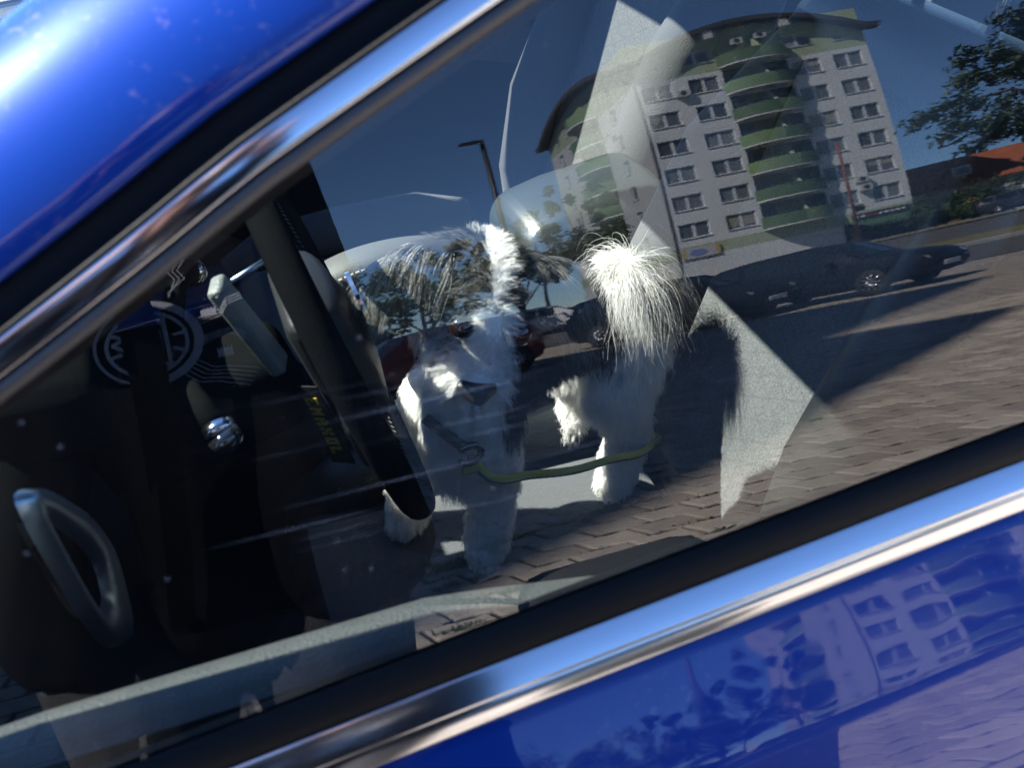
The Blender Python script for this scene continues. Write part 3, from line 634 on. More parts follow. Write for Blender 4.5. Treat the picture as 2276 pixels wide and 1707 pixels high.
def style(RP, RN, seed=0):
    """coat by place on the body: length, flow, stiffness and colour"""
    r = np.random.default_rng(seed); NS = len(RP); cd = np.stack([chain_d(RP, c) for c in chains], 1); reg = cd.argmin(1)
    loc = RP - HC; f_ = loc @ HF; r_ = loc @ HR; up_ = loc @ HU; sd_ = np.sign(r_); ab = np.abs(r_)
    L = np.full(NS, .020); comb = np.tile(np.array([0.30, -.1, -0.75]), (NS, 1)); grav = np.full(NS, .3); lift = np.full(NS, .6); wob = np.full(NS, .16); tint = np.tile(WHT, (NS, 1)); rnd = r.random(NS)
    n1 = vnoise(RP, 38, 1)[:, 0]; n2 = vnoise(RP, 75, 2)
    trunk = reg == 0; xb = RP[:, 0] + n1 * .014
    L[trunk] = .036; grav[trunk] = .5; lift[trunk] = .3; comb[trunk] = (0.5, -.1, -0.7)
    L[trunk & (RN[:, 2] < -.2)] = .024
    tint[trunk & (xb > .118) & (xb < .288)] = BLK
    tint[np.isin(reg, (6, 7)) & (RP[:, 2] > .752) & (xb < .298)] = BLK
    tint[np.isin(reg, (4, 5)) & (RP[:, 2] > .745) & (xb > .132)] = BLK
    chest = reg == 1; L[chest] = .040; lift[chest] = .28; grav[chest] = .6; comb[chest] = (-.05, -.2, -.9)
    tint[chest & ((xb > .140) | (RP[:, 1] + n1 * .01 > .500)) & (RP[:, 2] > .748)] = BLK
    legs = np.isin(reg, (4, 5, 6, 7)); L[legs] = .019; comb[legs] = (0, -.05, -.7); lift[legs] = .75; wob[legs] = .22
    lo = legs & (RP[:, 2] < .605); L[lo] = .016; comb[lo] = (-.12, -.3, -.3); lift[lo] = .9
    rump = (trunk & (xb >= .288)) | (np.isin(reg, (6, 7)) & (RP[:, 2] > .70)); L[rump] = .042; lift[rump] = .28; grav[rump] = .7
    head = (reg == 2) | (reg == 3)
    # forehead and skull: parted along the middle, falling outwards and forwards
    L[head] = .030; lift[head] = .38; grav[head] = .28; wob[head] = .14
    fl = HR[None] * (np.tanh(r_ / .010) * .85)[:, None] - HU[None] * .30 + HF[None] * (.25 * np.clip((f_ - .0) / .03, -1, 1))[:, None]; comb[head] = fl[head]
    mid = head & (ab < .016) & (f_ < .046); cm = HU[None] * .40 - HF[None] * .10 + HR[None] * (r_ / .012)[:, None] * .5; comb[mid] = cm[mid]; L[mid] = .017; grav[mid] = .30
    bl = .0100 + .005 * n1 + .017 * np.clip((f_ - .034) / .020, 0, 1) - .003 * np.clip(up_ / .04, -.5, 1); blaze = ab < bl
    dk = head & ~blaze & (f_ < .064) & (up_ > -.010 + .012 * n1)
    mixd = np.where(f_ > .015, .45, .75); tint[dk] = np.where((rnd < mixd)[:, None], BLK * 1.3, np.where((rnd < mixd + .35)[:, None], GRY, WHT * .7))[dk]
    brow = head & (ab > .006) & (ab < .045) & (f_ > .020) & (f_ < .070) & (up_ > .016); L[brow] = .021; grav[brow] = .05; comb[brow] = (HR[None] * sd_[:, None] * .9 + HU[None] * .25 + HF[None] * .15)[brow]; tint[brow & ~blaze] = np.where((rnd < .38 + .3 * (r_ > 0))[:, None], BLK * 1.5, GRY * 1.2)[brow & ~blaze]
    under = head & (ab > .012) & (ab < .045) & (f_ > .030) & (f_ < .064) & (up_ < .020) & (up_ > -.018); L[under] = .016; comb[under] = (HR[None] * sd_[:, None] * .7 - HU[None] * .55)[under]; tint[under] = np.where((rnd < .10)[:, None], BLK * 2, np.where((rnd < .5)[:, None], GRY * 1.6, WHT))[under]; ri = under & (r_ > .010); tint[ri] = np.where((rnd < .6)[:, None], BLK * 1.5, GRY)[ri]
    muz = head & ((f_ > .064) | ((f_ > .048) & (up_ < .000) & (ab < .026))); L[muz] = .017; lift[muz] = .85; grav[muz] = .15; wob[muz] = .34; tint[muz] = WHT * 1.04
    comb[muz] = (HR[None] * np.tanh(r_ / .012)[:, None] * .6 - HU[None] * .15 - HF[None] * .35)[muz]
    mu2 = muz & (up_ > -.016); comb[mu2] = (HR[None] * np.tanh(r_ / .012)[:, None] * .55 + HU[None] * .35 - HF[None] * .30)[mu2]; L[mu2] = .013
    mus = muz & (ab > .008) & (up_ < -.014); L[mus] = .034; lift[mus] = .5; grav[mus] = .5; comb[mus] = (HR[None] * sd_[:, None] * .9 - HU[None] * .45 - HF[None] * .2)[mus]
    beard = head & (up_ < -.034) & (f_ > .012); L[beard] = .048; grav[beard] = .9; lift[beard] = .3; comb[beard] = (HR[None] * np.tanh(r_ / .02)[:, None] * .4 + np.array([0, -.12, -.9])[None])[beard]; tint[beard] = WHT
    ck = head & (ab > .030) & (up_ < -.012) & (f_ < .05); L[ck] = .055; grav[ck] = .8; comb[ck] = (HR[None] * sd_[:, None] * .45 + np.array([0, -.1, -.9])[None])[ck]; tint[ck] = np.where((rnd < .25)[:, None], GRY * 1.4, WHT)[ck]
    tail = reg == 8; rd = nrm((RN * np.array([1, 1, 0.0]))[:, :] + r.normal(0, .25, (NS, 3)) * np.array([1, 1, .3]) + np.array([.03, -.08, -.02]))
    L[tail] = (.070 + .060 * r.random(NS))[tail]; lift[tail] = .0; grav[tail] = 1.0; wob[tail] = .30; comb[tail] = rd[tail]
    gt = tail & (rnd > .80); tint[gt] = GRY * 1.2; tl = tail & ~gt; tint[tl] = WHT * .86
    dt = tail & (RN[:, 0] > .35) & (rnd < .75); tint[dt] = np.where((rnd < .5)[:, None], BLK * 2.5, np.array([.34, .31, .24])[None])[dt]
    ears = np.isin(reg, (9, 10)); L[ears] = (.045 + .035 * r.random(NS))[ears]; lift[ears] = .5; grav[ears] = .75; wob[ears] = .12
    comb[ears] = (HR[None] * sd_[:, None] * .45 + np.array([0, -.10, -.55])[None] + n2 * .12)[ears]
    tint[ears] = np.where((rnd < .45)[:, None], BLK * 3, np.where((rnd < .84)[:, None], GRY * 1.15, WHT * .7))[ears]
    return reg, L, comb, grav, lift, wob, tint
reg, L0, comb, grav, lift, wob, tint = style(RP, RN, 3)
# the skin under the coat carries the coat's colour
vreg, _, _, _, _, _, vt = style(co, no, 4); vt[np.isin(vreg, (9, 10))] = BLK * 2
ca = body.data.color_attributes.new("tint", 'FLOAT_COLOR', 'POINT'); ca.data.foreach_set("color", np.concatenate([vt * .8, np.ones((nv, 1))], 1).astype(np.float32).ravel())
at = DSKIN.node_tree.nodes.new("ShaderNodeAttribute"); at.attribute_name = "tint"; DSKIN.node_tree.links.new(at.outputs["Color"], DSKIN.node_tree.nodes["Principled BSDF"].inputs["Base Color"])
ok = np.ones(NS, bool)
for s in (-1, 1):
    e = np.array(hp(.0495, s * .0285, .0240)); ok &= np.linalg.norm(RP - e, axis=1) > (.0185 if s < 0 else .0145)
ok &= np.linalg.norm(RP - np.array(hp(.097, 0, -.020)), axis=1) > .017
idx = np.where(ok & ~((RP[:, 2] < .5575) & (RN[:, 2] < -.5)))[0]
def grow(idx, K=9, seed=5, cell=.0045):
    r = np.random.default_rng(seed); P0 = RP[idx]; n = len(idx)
    cl = np.floor(P0 / cell + vnoise(P0, 60, 9) * .5).astype(int); key = (cl[:, 0] * 73856093) ^ (cl[:, 1] * 19349663) ^ (cl[:, 2] * 83492791)
    _, inv = np.unique(key, return_inverse=True); nc = inv.max() + 1
    crand = r.normal(0, 1, (nc, 3))[inv]; clen = r.uniform(.8, 1.12, nc)[inv]
    Ln = L0[idx] * clen * r.uniform(.75, 1.1, n); st = Ln / (K - 1); cb = nrm(comb[idx])
    dr = nrm(RN[idx] * lift[idx, None] + cb * .85 + crand * wob[idx, None] * .7 + r.normal(0, .09, (n, 3)))
    out = np.zeros((n, K, 3)); out[:, 0] = P0 - RN[idx] * .001; g = np.array([0, 0, -1.0])[None] * (grav[idx] * .42)[:, None]
    amp = np.where(reg[idx] == 8, .42, np.where(np.isin(reg[idx], (4, 5, 6, 7)), .55, np.where(reg[idx] >= 9, .30, .34)))[:, None]; ph = r.uniform(0, 6.28, nc)[inv] + r.normal(0, .5, n); frq = r.uniform(.7, 1.5, nc)[inv]
    ax = nrm(np.cross(dr, crand + 1e-3)); ax2 = np.cross(dr, ax)
    for k in range(1, K):
        cu = ax * np.sin(ph + frq * k)[:, None] + ax2 * np.cos(ph * 1.7 + frq * k * .8)[:, None]
        dr = nrm(dr + cb * .20 + g + cu * amp * .8 + crand * (wob[idx, None] * .12) + r.normal(0, .03, (n, 3))); out[:, k] = out[:, k - 1] + dr * st[:, None]
    cen = np.zeros((nc, K, 3)); cnt = np.bincount(inv, minlength=nc)
    for a in range(K):
        for b in range(3): cen[:, a, b] = np.bincount(inv, weights=out[:, a, b], minlength=nc) / cnt
    pull = (np.linspace(0, 1, K) ** 1.6)[None, :, None] * r.uniform(.15, .62, n)[:, None, None]
    out = out * (1 - pull) + cen[inv] * pull; out[:, :, 2] = np.maximum(out[:, :, 2], .5545)
    return out
def hair(name, idx, rad0, seed=5, cell=.0045):
    out = grow(idx, seed=seed, cell=cell); n, K = out.shape[:2]; c = bpy.data.hair_curves.new(name); c.add_curves([K] * n)
    c.attributes["position"].data.foreach_set("vector", out.astype(np.float32).ravel())
    ra = c.attributes.get("radius") or c.attributes.new("radius", 'FLOAT', 'POINT')
    rr = (rad0 * np.linspace(1, .22, K)[None] * rng.uniform(.7, 1.25, n)[:, None]).astype(np.float32); ra.data.foreach_set("value", rr.ravel())
    tc = c.attributes.new("tint", 'FLOAT_COLOR', 'CURVE'); jit = rng.uniform(.85, 1.08, n)[:, None]
    cc = np.concatenate([np.clip(tint[idx] * jit, 0, .94), np.ones((n, 1))], 1).astype(np.float32); tc.data.foreach_set("color", cc.ravel())
    c.materials.append(FUR); o = link(bpy.data.objects.new(name, c)); o["kind"] = "stuff"; return dpar(o)
m_ = reg[idx]
hair("coat_hair", idx[np.isin(m_, (0, 1, 4, 5, 6, 7))], .00018)
hair("head_hair", idx[np.isin(m_, (2, 3))], .00014, cell=.005)
hair("ear_hair", idx[np.isin(m_, (9, 10))], .00015, cell=.006)
hair("tail_hair", idx[m_ == 8], .00017, cell=.006)

# harness with a dark buckle ring, leash
WEB = mat("black_webbing", (0.015, 0.015, 0.014), rough=0.8, bump=0.5, bscale=600)
YB = bpy.data.materials.new("leash_braid"); YB.use_nodes = True
t = YB.node_tree; b = t.nodes["Principled BSDF"]; tc = t.nodes.new("ShaderNodeTexCoord"); sx = t.nodes.new("ShaderNodeSeparateXYZ"); t.links.new(tc.outputs["UV"], sx.inputs[0])
def mth(op, a, bb):
    n = t.nodes.new("ShaderNodeMath"); n.operation = op
    for i, v in enumerate((a, bb)):
        if isinstance(v, (int, float)): n.inputs[i].default_value = v
        else: t.links.new(v, n.inputs[i])
    return n.outputs[0]
k1 = mth('FRACT', mth('ADD', mth('MULTIPLY', sx.outputs[0], 520.0), mth('MULTIPLY', sx.outputs[1], 2.0)), 0); k1 = mth('GREATER_THAN', k1, 0.42)
blk = mth('LESS_THAN', sx.outputs[1], 0.36); fac = mth('MULTIPLY', k1, mth('SUBTRACT', 1.0, blk))
mxn = t.nodes.new("ShaderNodeMix"); mxn.data_type = 'RGBA'; t.links.new(fac, mxn.inputs[0]); mxn.inputs[6].default_value = (0.16, 0.155, 0.03, 1); mxn.inputs[7].default_value = (0.62, 0.60, 0.08, 1)
mx2 = t.nodes.new("ShaderNodeMix"); mx2.data_type = 'RGBA'; t.links.new(blk, mx2.inputs[0]); t.links.new(mxn.outputs[2], mx2.inputs[6]); mx2.inputs[7].default_value = (0.03, 0.032, 0.02, 1)
t.links.new(mx2.outputs[2], b.inputs["Base Color"]); b.inputs["Roughness"].default_value = 0.75
def leash_mesh(path, r, seg=12):
    P = resample(path, 140); s = np.concatenate([[0], np.cumsum(np.linalg.norm(np.diff(P, axis=0), axis=1))]); T = nrm(np.gradient(P, axis=0)); V = []; UV = []
    for i in range(len(P)):
        a = np.cross(T[i], (0, 0, 1.0)); a /= np.linalg.norm(a); bb = np.cross(a, T[i])
        for k in range(seg + 1):
            th = 2 * math.pi * k / seg; V.append(P[i] + a * math.cos(th) * r * .75 + bb * math.sin(th) * r * (1 + .04 * (i % 2))); UV.append((s[i], .5 + .5 * math.sin(th)))
    F = grid_faces(len(P), seg + 1); dm = me("leash", V, F, YB, True); uvl = dm.uv_layers.new(name="UVMap"); li = np.zeros(len(dm.loops), np.int32); dm.loops.foreach_get("vertex_index", li)
    uvl.data.foreach_set("uv", np.array(UV, np.float32)[li].ravel()); return link(bpy.data.objects.new("leash", dm))
tag(leash_mesh([(0.088, 0.408, 0.755), (0.108, 0.408, 0.722), (0.160, 0.424, 0.696), (0.213, 0.432, 0.680), (0.262, 0.441, 0.674), (0.300, 0.462, 0.652), (0.345, 0.505, 0.622), (0.378, 0.562, 0.582), (0.37, 0.62, 0.562), (0.31, 0.66, 0.561), (0.24, 0.68, 0.561)], .0052), "yellow and black braided leash trailing from the dog harness", "leash")
hs = empty("harness"); hs.parent = dog; hs.matrix_parent_inverse = Matrix.Translation(-Vector(dog.location))
MB().tube([(0.050, 0.432, 0.800), (0.066, 0.418, 0.785), (0.084, 0.408, 0.768)], .0075, 10, flat=.45).build("harness_strap", WEB, hs, True)
V = []
for i in range(25):
    th = math.pi * (i / 24 * 1.5 + .25 + .5)
    V.append((0.084 + .0135 * math.sin(th) * -1, 0.398 + .003 * math.cos(th), 0.768 + .0135 * math.cos(th) * -1))
MB().tube(V, .0042, 10).build("harness_ring", GLOSSBLK, hs, True)
rbox("harness_tab", (0.086, 0.405, 0.745), (0.018, 0.008, 0.014), 0.003, mat("dull_yellow_webbing", (0.35, 0.33, 0.05), rough=0.8), hs)
# ---------------------------------------------------------------- ground: brick paving, asphalt, verge
def gz(x, y):
    d = 0.6 * x - 0.8 * y; t = min(max((d - 27) / 32, 0), 1); return 1.7 * t * t * (3 - 2 * t)
def sheet(name, xs, ys, m, dz, test=None):
    V = [(x, y, gz(x, y) + dz) for x in xs for y in ys]; ny = len(ys)
    F = [(i * ny + k, (i + 1) * ny + k, (i + 1) * ny + k + 1, i * ny + k + 1) for i in range(len(xs) - 1) for k in range(ny - 1) if test is None or test((xs[i] + xs[i+1]) / 2, (ys[k] + ys[k+1]) / 2)]
    o = ob(name, V, F, m, None, True); o["kind"] = "structure"; return o
SOIL = mat("joint_soil", (0.022, 0.019, 0.015), rough=0.95, bump=0.6, bscale=60, var=0.25, vscale=20)
ASPH = mat("asphalt", (0.065, 0.063, 0.062), rough=0.9, bump=0.5, bscale=120, var=0.2, vscale=3)
VERGE = mat("dry_grass", (0.13, 0.115, 0.045), rough=0.95, bump=0.8, bscale=30, var=0.35, vscale=4)
WALK = mat("concrete_walk", (0.22, 0.21, 0.19), rough=0.9, bump=0.4, bscale=40, var=0.15, vscale=3)
FIELD = mat("far_ground", (0.16, 0.15, 0.12), rough=0.95, var=0.25, vscale=0.2)
WHITEP = mat("white_road_paint", (0.7, 0.7, 0.68), rough=0.7, var=0.15, vscale=10)
def brick_sheet():
    """paving too far off for single stones: the same rows and staggered joints as a pattern with relief"""
    m = bpy.data.materials.new("brick_paving_far"); m.use_nodes = True; t = m.node_tree; b = t.nodes["Principled BSDF"]; N = t.nodes.new; L = t.links.new
    tc = N("ShaderNodeTexCoord"); br = N("ShaderNodeTexBrick"); L(tc.outputs["Object"], br.inputs["Vector"])
    br.inputs["Scale"].default_value = 1.0; br.inputs["Brick Width"].default_value = 0.21; br.inputs["Row Height"].default_value = 0.19; br.inputs["Mortar Size"].default_value = 0.011
    br.inputs["Color1"].default_value = (0.35, 0.30, 0.25, 1); br.inputs["Color2"].default_value = (0.31, 0.265, 0.22, 1); br.inputs["Mortar"].default_value = (0.06, 0.05, 0.042, 1)
    n = N("ShaderNodeTexNoise"); n.inputs["Scale"].default_value = 0.9; n.inputs["Detail"].default_value = 6; L(tc.outputs["Object"], n.inputs["Vector"])
    mr = N("ShaderNodeMapRange"); mr.inputs[3].default_value = .65; mr.inputs[4].default_value = 1.35; L(n.outputs["Fac"], mr.inputs[0])
    h = N("ShaderNodeHueSaturation"); L(br.outputs["Color"], h.inputs["Color"]); L(mr.outputs[0], h.inputs["Value"]); L(h.outputs[0], b.inputs["Base Color"]); b.inputs["Roughness"].default_value = .85
    bp = N("ShaderNodeBump"); bp.invert = True; bp.inputs["Distance"].default_value = .006; L(br.outputs["Fac"], bp.inputs["Height"]); L(bp.outputs[0], b.inputs["Normal"]); return m
gx = list(np.linspace(-300, -30, 8)) + list(np.linspace(-26, 70, 30)) + list(np.linspace(90, 600, 8)); gy = list(np.linspace(-600, -110, 8)) + list(np.linspace(-100, 30, 40)) + list(np.linspace(45, 400, 8))
sheet("ground", gx, gy, FIELD, -0.030)
pave = sheet("pavement", list(np.linspace(-26, 26, 27)), list(np.linspace(-26, 14, 21)), brick_sheet(), -0.006, lambda x, y: not (-0.6 < x < 8.0 and -8.6 < y < -1.6) and 0.6 * x - 0.8 * y < 27)
bed = sheet("paving_bed", [-2.2, 8.4], [-9.2, -1.4], SOIL, -0.016)
# single paving stones: zigzag long edges, slightly chamfered, laid in staggered rows along the car
PW, PH = 0.21, 0.19
def paver_geo(seed):
    r = random.Random(seed); g = 0.0085; z = 0.021; out = []
    xs = [0, .30, .5, .80, 1.0]; zz = [0, 0, 1, 1, 0]
    lo = [(PW * a, z * q) for a, q in zip(xs, zz)]; up = [(PW * a, PH + z * q) for a, q in zip(xs, zz)][::-1]
    poly = [(max(min(x, PW - g), g) + r.uniform(-.0015, .0015), (y + g if i < 5 else y - g) + r.uniform(-.0015, .0015)) for i, (x, y) in enumerate(lo + up)]
    cx = PW / 2; cyy = PH / 2 + z / 2; ins = [(cx + (x - cx) * .925, cyy + (y - cyy) * .90) for x, y in poly]
    sl = PW * .12   # cross joints slant
    def sk(x, y): return x + (y / PH - .5) * sl
    n = len(poly); V = [(sk(x, y), y, 0.0) for x, y in ins] + [(sk(x, y), y, -.006) for x, y in poly] + [(sk(x, y), y, -.016) for x, y in poly]
    F = [tuple(range(n))] + [(i, i + n, (i + 1) % n + n, (i + 1) % n) for i in range(n)] + [(i + n, i + 2 * n, (i + 1) % n + 2 * n, (i + 1) % n + n) for i in range(n)]
    return V, F
PAVM = mat("paving_stone", (0.37, 0.315, 0.26), rough=0.85, bump=0.5, bscale=160, var=0.16, vscale=14, island=0.0, objrand=0.24)
PAVS = mat("paving_stone_far", (0.37, 0.315, 0.26), rough=0.85, bump=0.5, bscale=160, var=0.16, vscale=14, island=0.24)
variants = [paver_geo(i) for i in range(4)]; vm = [me("paver", V, F, PAVM) for V, F in variants]
near = []; far = MB(); nr = int((9.0 - 1.5) / PH)
for j in range(nr):
    y = -1.55 - PH * (j + 1); off = (j * 0.37 % 1) * PW; k0 = int((-0.7) / PW); k1 = int(8.1 / PW)
    for k in range(k0, k1):
        x = k * PW + off
        lo_x = -0.45 - 0.05 * (-y) ; hi_x = 0.55 - y * 1.02
        if x < lo_x or x > hi_x: 
            if not (-0.62 < x < 8.0): continue
        near.append((x, y, (x - 1.0) ** 2 * .6 + (y + 2.6) ** 2 * 1.6, lo_x < x < hi_x))
near.sort(key=lambda q: q[2] + (0 if q[3] else 1000))
for i, (x, y, _, vis) in enumerate(near):
    v = random.randrange(4); h = random.gauss(0, .0013); tx, ty = random.gauss(0, .006), random.gauss(0, .006)
    if i < 298:
        o = link(bpy.data.objects.new("paver", vm[v]), pave); o.location = (x, y, h); o.rotation_euler = (tx, ty, random.gauss(0, .006))
    else:
        V, F = variants[v]; far.add([(px + x, py + y, pz + h + px * ty) for px, py, pz in V], F)
fo = far.build("paving_stones", PAVS, pave); fo["kind"] = "stuff"
# weeds and moss in the joints
WEED = mat("weed_green", (0.065, 0.105, 0.02), rough=0.8, island=0.35); MOSS = mat("joint_moss", (0.075, 0.085, 0.028), rough=0.95, island=0.35)
def tufts(name, spots, m, n, hmax):
    mb = MB(); r = random.Random(3)
    for x, y, s in spots:
        for _ in range(int(n * s)):
            px, py = x + r.gauss(0, .05 * s), y + r.gauss(0, .02 * s); h = r.uniform(.3, 1) * hmax * min(s, 1.2); a = r.uniform(0, 6.28); wq = .0035; le = r.uniform(.3, .9) * h
            dx, dy = math.cos(a) * wq, math.sin(a) * wq; ex, ey = math.cos(a + 1.57) * le, math.sin(a + 1.57) * le
            mb.add([(px - dx, py - dy, -.008), (px + dx, py + dy, -.008), (px + ex * .5 + dx * .7, py + ey * .5 + dy * .7, h * .7), (px + ex * .5 - dx * .7, py + ey * .5 - dy * .7, h * .7), (px + ex, py + ey, h * .9)], [(0, 1, 2, 3), (3, 2, 4)])
    o = mb.build(name, m); o["kind"] = "stuff"; tag(o, None or "green weeds growing in the joints of the paving", "weeds"); return o
tufts("weeds", [(0.37, -3.02, 1.4), (0.45, -3.0, 1.2), (0.52, -2.98, 1.0), (0.62, -3.15, .8), (0.72, -3.2, .8), (0.40, -2.72, .8), (0.30, -3.1, 1.0), (0.33, -2.2, .7), (0.55, -2.45, .6), (2.6, -4.1, .5)], WEED, 90, .045)
tufts("moss", [(random.uniform(-.2, 2.2), -1.55 - PH * random.randrange(2, 22) + .005, random.uniform(.4, 1.0)) for _ in range(55)] + [(.55 + .09 * i, -3.17 - .02 * i, 1.0) for i in range(8)], MOSS, 40, .010)
# asphalt lane beyond the bays, kerb, verge, walk
def strip(name, d0, d1, m, dz, s0=-60, s1=90, n=40):
    V = []; ux, uy = 0.8, 0.6
    for i in range(n + 1):
        s = s0 + (s1 - s0) * i / n
        for d in np.linspace(d0, d1, 4): x, y = 0.6 * d + ux * s, -0.8 * d + uy * s; V.append((x, y, gz(x, y) + dz))
    o = ob(name, V, [f[::-1] for f in grid_faces(n + 1, 4)], m, None, True); o["kind"] = "structure"; return o
strip("road", 27.0, 36.0, ASPH, -0.004); strip("road", 41.0, 52.0, ASPH, -0.004); strip("grass_verge", 37.2, 41.0, VERGE, 0.05); strip("grass_verge", 52.0, 54.5, VERGE, 0.06); strip("footpath", 54.5, 58.0, WALK, 0.08)
V = []
for i in range(41):
    s = -60 + 150 * i / 40
    for d, h in ((36.0, -.01), (36.0, .12), (36.2, .12), (37.2, .10), (37.2, .0)): x, y = .6 * d + .8 * s, -.8 * d + .6 * s; V.append((x, y, gz(x, y) + h))
k_ = ob("kerb", V, [f[::-1] for f in grid_faces(41, 5)], WALK); k_["kind"] = "structure"
mk = MB()
for (x0, y0, x1, y1) in ((14.4, -17.6, 17.9, -15.0), (11.5, -11.7, 13.2, -11.9), (16.2, -20.5, 21.8, -16.3)):
    dx, dy = x1 - x0, y1 - y0; l = math.hypot(dx, dy); px, py = -dy / l * .05, dx / l * .05
    mk.add([(x0 - px, y0 - py, .004), (x1 - px, y1 - py, .004), (x1 + px, y1 + py, .004), (x0 + px, y0 + py, .004)], [(0, 1, 2, 3)])
o = mk.build("parking_marking", WHITEP); o["kind"] = "structure"

# ---------------------------------------------------------------- apartment block
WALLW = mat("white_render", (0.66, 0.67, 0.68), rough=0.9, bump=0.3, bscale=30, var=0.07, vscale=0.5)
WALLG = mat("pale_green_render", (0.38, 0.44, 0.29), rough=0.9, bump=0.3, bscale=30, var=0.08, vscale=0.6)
WALLS = mat("dimmed_white_render", (0.36, 0.365, 0.37), rough=0.9, bump=0.3, bscale=30, var=0.07, vscale=0.5)  # white render darkened for the side face, offsetting its stronger sunlight
WALLSG = mat("dimmed_green_render", (0.22, 0.255, 0.17), rough=0.9, bump=0.3, bscale=30, var=0.07, vscale=0.5)  # side face green, base colour lowered the same way against the sun
PARA = mat("green_parapet", (0.075, 0.13, 0.06), rough=0.7, var=0.15, vscale=1.5)
PARL = mat("light_green_parapet", (0.16, 0.24, 0.115), rough=0.7, var=0.12, vscale=1.5)
SLAB = mat("balcony_slab_edge", (0.5, 0.5, 0.47), rough=0.85, var=0.15, vscale=2)
ROOFM = mat("dark_roof_sheet", (0.045, 0.036, 0.032), rough=0.6, var=0.15, vscale=1)
WFRAME = mat("white_window_frame", (0.62, 0.62, 0.64), rough=0.4)
PANE = mat("dark_pane", (0.15, 0.165, 0.185), rough=0.15, spec=0.35, objrand=0.6)
BLIND = mat("window_blind", (0.30, 0.28, 0.25), rough=0.8)
PIPE = mat("grey_downpipe", (0.12, 0.12, 0.125), rough=0.5)
ACW = mat("air_conditioner_casing", (0.5, 0.5, 0.5), rough=0.5); DARKIN = mat("dark_interior", (0.03, 0.03, 0.032), rough=0.9)
apt = tag(empty("apartment_building", (27.60, -60.02, 0.0), rad(4)), "white and pale green apartment block with arched roof and rounded green balconies", "apartment block")
FL = [6.3 + 2.6 * k for k in range(6)]
def facade(name, pt, openings, A, zs, depth=.16, mm=None):
    """wall with recessed openings; pt(a, z, d) maps facade coordinates to building space (d = depth into the wall)"""
    cuts_a = sorted({A[0], A[1], *[v for o_ in openings for v in o_[:2]]}); cuts_z = sorted({*zs, *[v for o_ in openings for v in o_[2:4]]}); mw, mg, mp = MB(), MB(), MB()
    for i in range(len(cuts_a) - 1):
        for j in range(len(cuts_z) - 1):
            a0, a1, z0, z1 = cuts_a[i], cuts_a[i + 1], cuts_z[j], cuts_z[j + 1]; ca, cz = (a0 + a1) / 2, (z0 + z1) / 2
            if any(o_[0] < ca < o_[1] and o_[2] < cz < o_[3] for o_ in openings): continue
            t = mg if cz > zs[-2] or (zs[1] < cz < zs[2]) else mw
            t.add([pt(a0, z0, 0), pt(a1, z0, 0), pt(a1, z1, 0), pt(a0, z1, 0)], [(0, 1, 2, 3)])
    for a0, a1, z0, z1 in [o_[:4] for o_ in openings]:
        t = mg if (z0 + z1) / 2 > zs[-2] else mw
        c = [(a0, z0), (a1, z0), (a1, z1), (a0, z1)]
        for k in range(4):
            (p, q), (r_, s_) = c[k], c[(k + 1) % 4]; t.add([pt(p, q, 0), pt(r_, s_, 0), pt(r_, s_, depth + .1), pt(p, q, depth + .1)], [(0, 3, 2, 1)])
    mw.build(name, (mm or (WALLW, WALLG))[0], apt); mg.build("green_" + name, (mm or (WALLW, WALLG))[1], apt)["kind"] = "structure"
def window(pt, a0, a1, z0, z1, blind=0.0, narrow=False):
    mb = MB(); d = .15; t = .075
    def bar(x0, x1, y0, y1):
        V = [pt(x, y, dd) for dd in (d - .05, d + .03) for x, y in ((x0, y0), (x1, y0), (x1, y1), (x0, y1))]
        mb.add(V, [(0, 1, 2, 3), (7, 6, 5, 4), (0, 4, 5, 1), (1, 5, 6, 2), (2, 6, 7, 3), (3, 7, 4, 0)])
    bar(a0, a1, z0, z0 + t); bar(a0, a1, z1 - t, z1); bar(a0, a0 + t, z0 + t, z1 - t); bar(a1 - t, a1, z0 + t, z1 - t); am = (a0 + a1) / 2
    if not narrow: bar(am - .11, am + .11, z0 + t, z1 - t)
    f = mb.build("window", WFRAME, apt)
    for p, q in (((a0 + t, am - .11), (am + .11, a1 - t)) if not narrow else ((a0 + t, a1 - t),)):
        ob("pane", [pt(p, z0 + t, d), pt(q, z0 + t, d), pt(q, z1 - t, d), pt(p, z1 - t, d)], [(0, 1, 2, 3)], PANE, f)
    if blind > 0:
        ob("blind", [pt(a0 + t, z1 - t - blind * (z1 - z0 - 2 * t), d - .02), pt(a1 - t, z1 - t - blind * (z1 - z0 - 2 * t), d - .02), pt(a1 - t, z1 - t, d - .02), pt(a0 + t, z1 - t, d - .02)], [(0, 1, 2, 3)], BLIND, f)
    V = [pt(x, y, dd) for dd in (-.07, d - .05) for x, y in ((a0 - .05, z0 - .06), (a1 + .05, z0 - .06), (a1 + .05, z0 - .005), (a0 - .05, z0 - .005))]
    ob("sill", V, [(0, 1, 2, 3), (7, 6, 5, 4), (0, 4, 5, 1), (1, 5, 6, 2), (2, 6, 7, 3), (3, 7, 4, 0)], SLAB, f); return f
BW = 16.35; BD = 24.0; ZT = 23.2
fp = lambda a, z, d: (a, -d, z)            # front face, local +Y outward
lp = lambda a, z, d: (d, -a, z)            # left face: a runs to the back, outward = local -X
bf = lambda a, z, d: (BW - d, -a, z)
op = []; wins = []
for k, z in enumerate(FL):
    for a in (1.35, 4.55, 11.75, 14.75): op.append((a - 1.03, a + 1.03, z - .70, z + .66)); wins.append(op[-1])
for a in (4.45, 11.6): op.append((a - 1.03, a + 1.03, 21.35, 22.6)); wins.append(op[-1])
for a in (1.55, 14.55): op.append((a - .42, a + .42, 21.3, 22.2)); wins.append(op[-1])
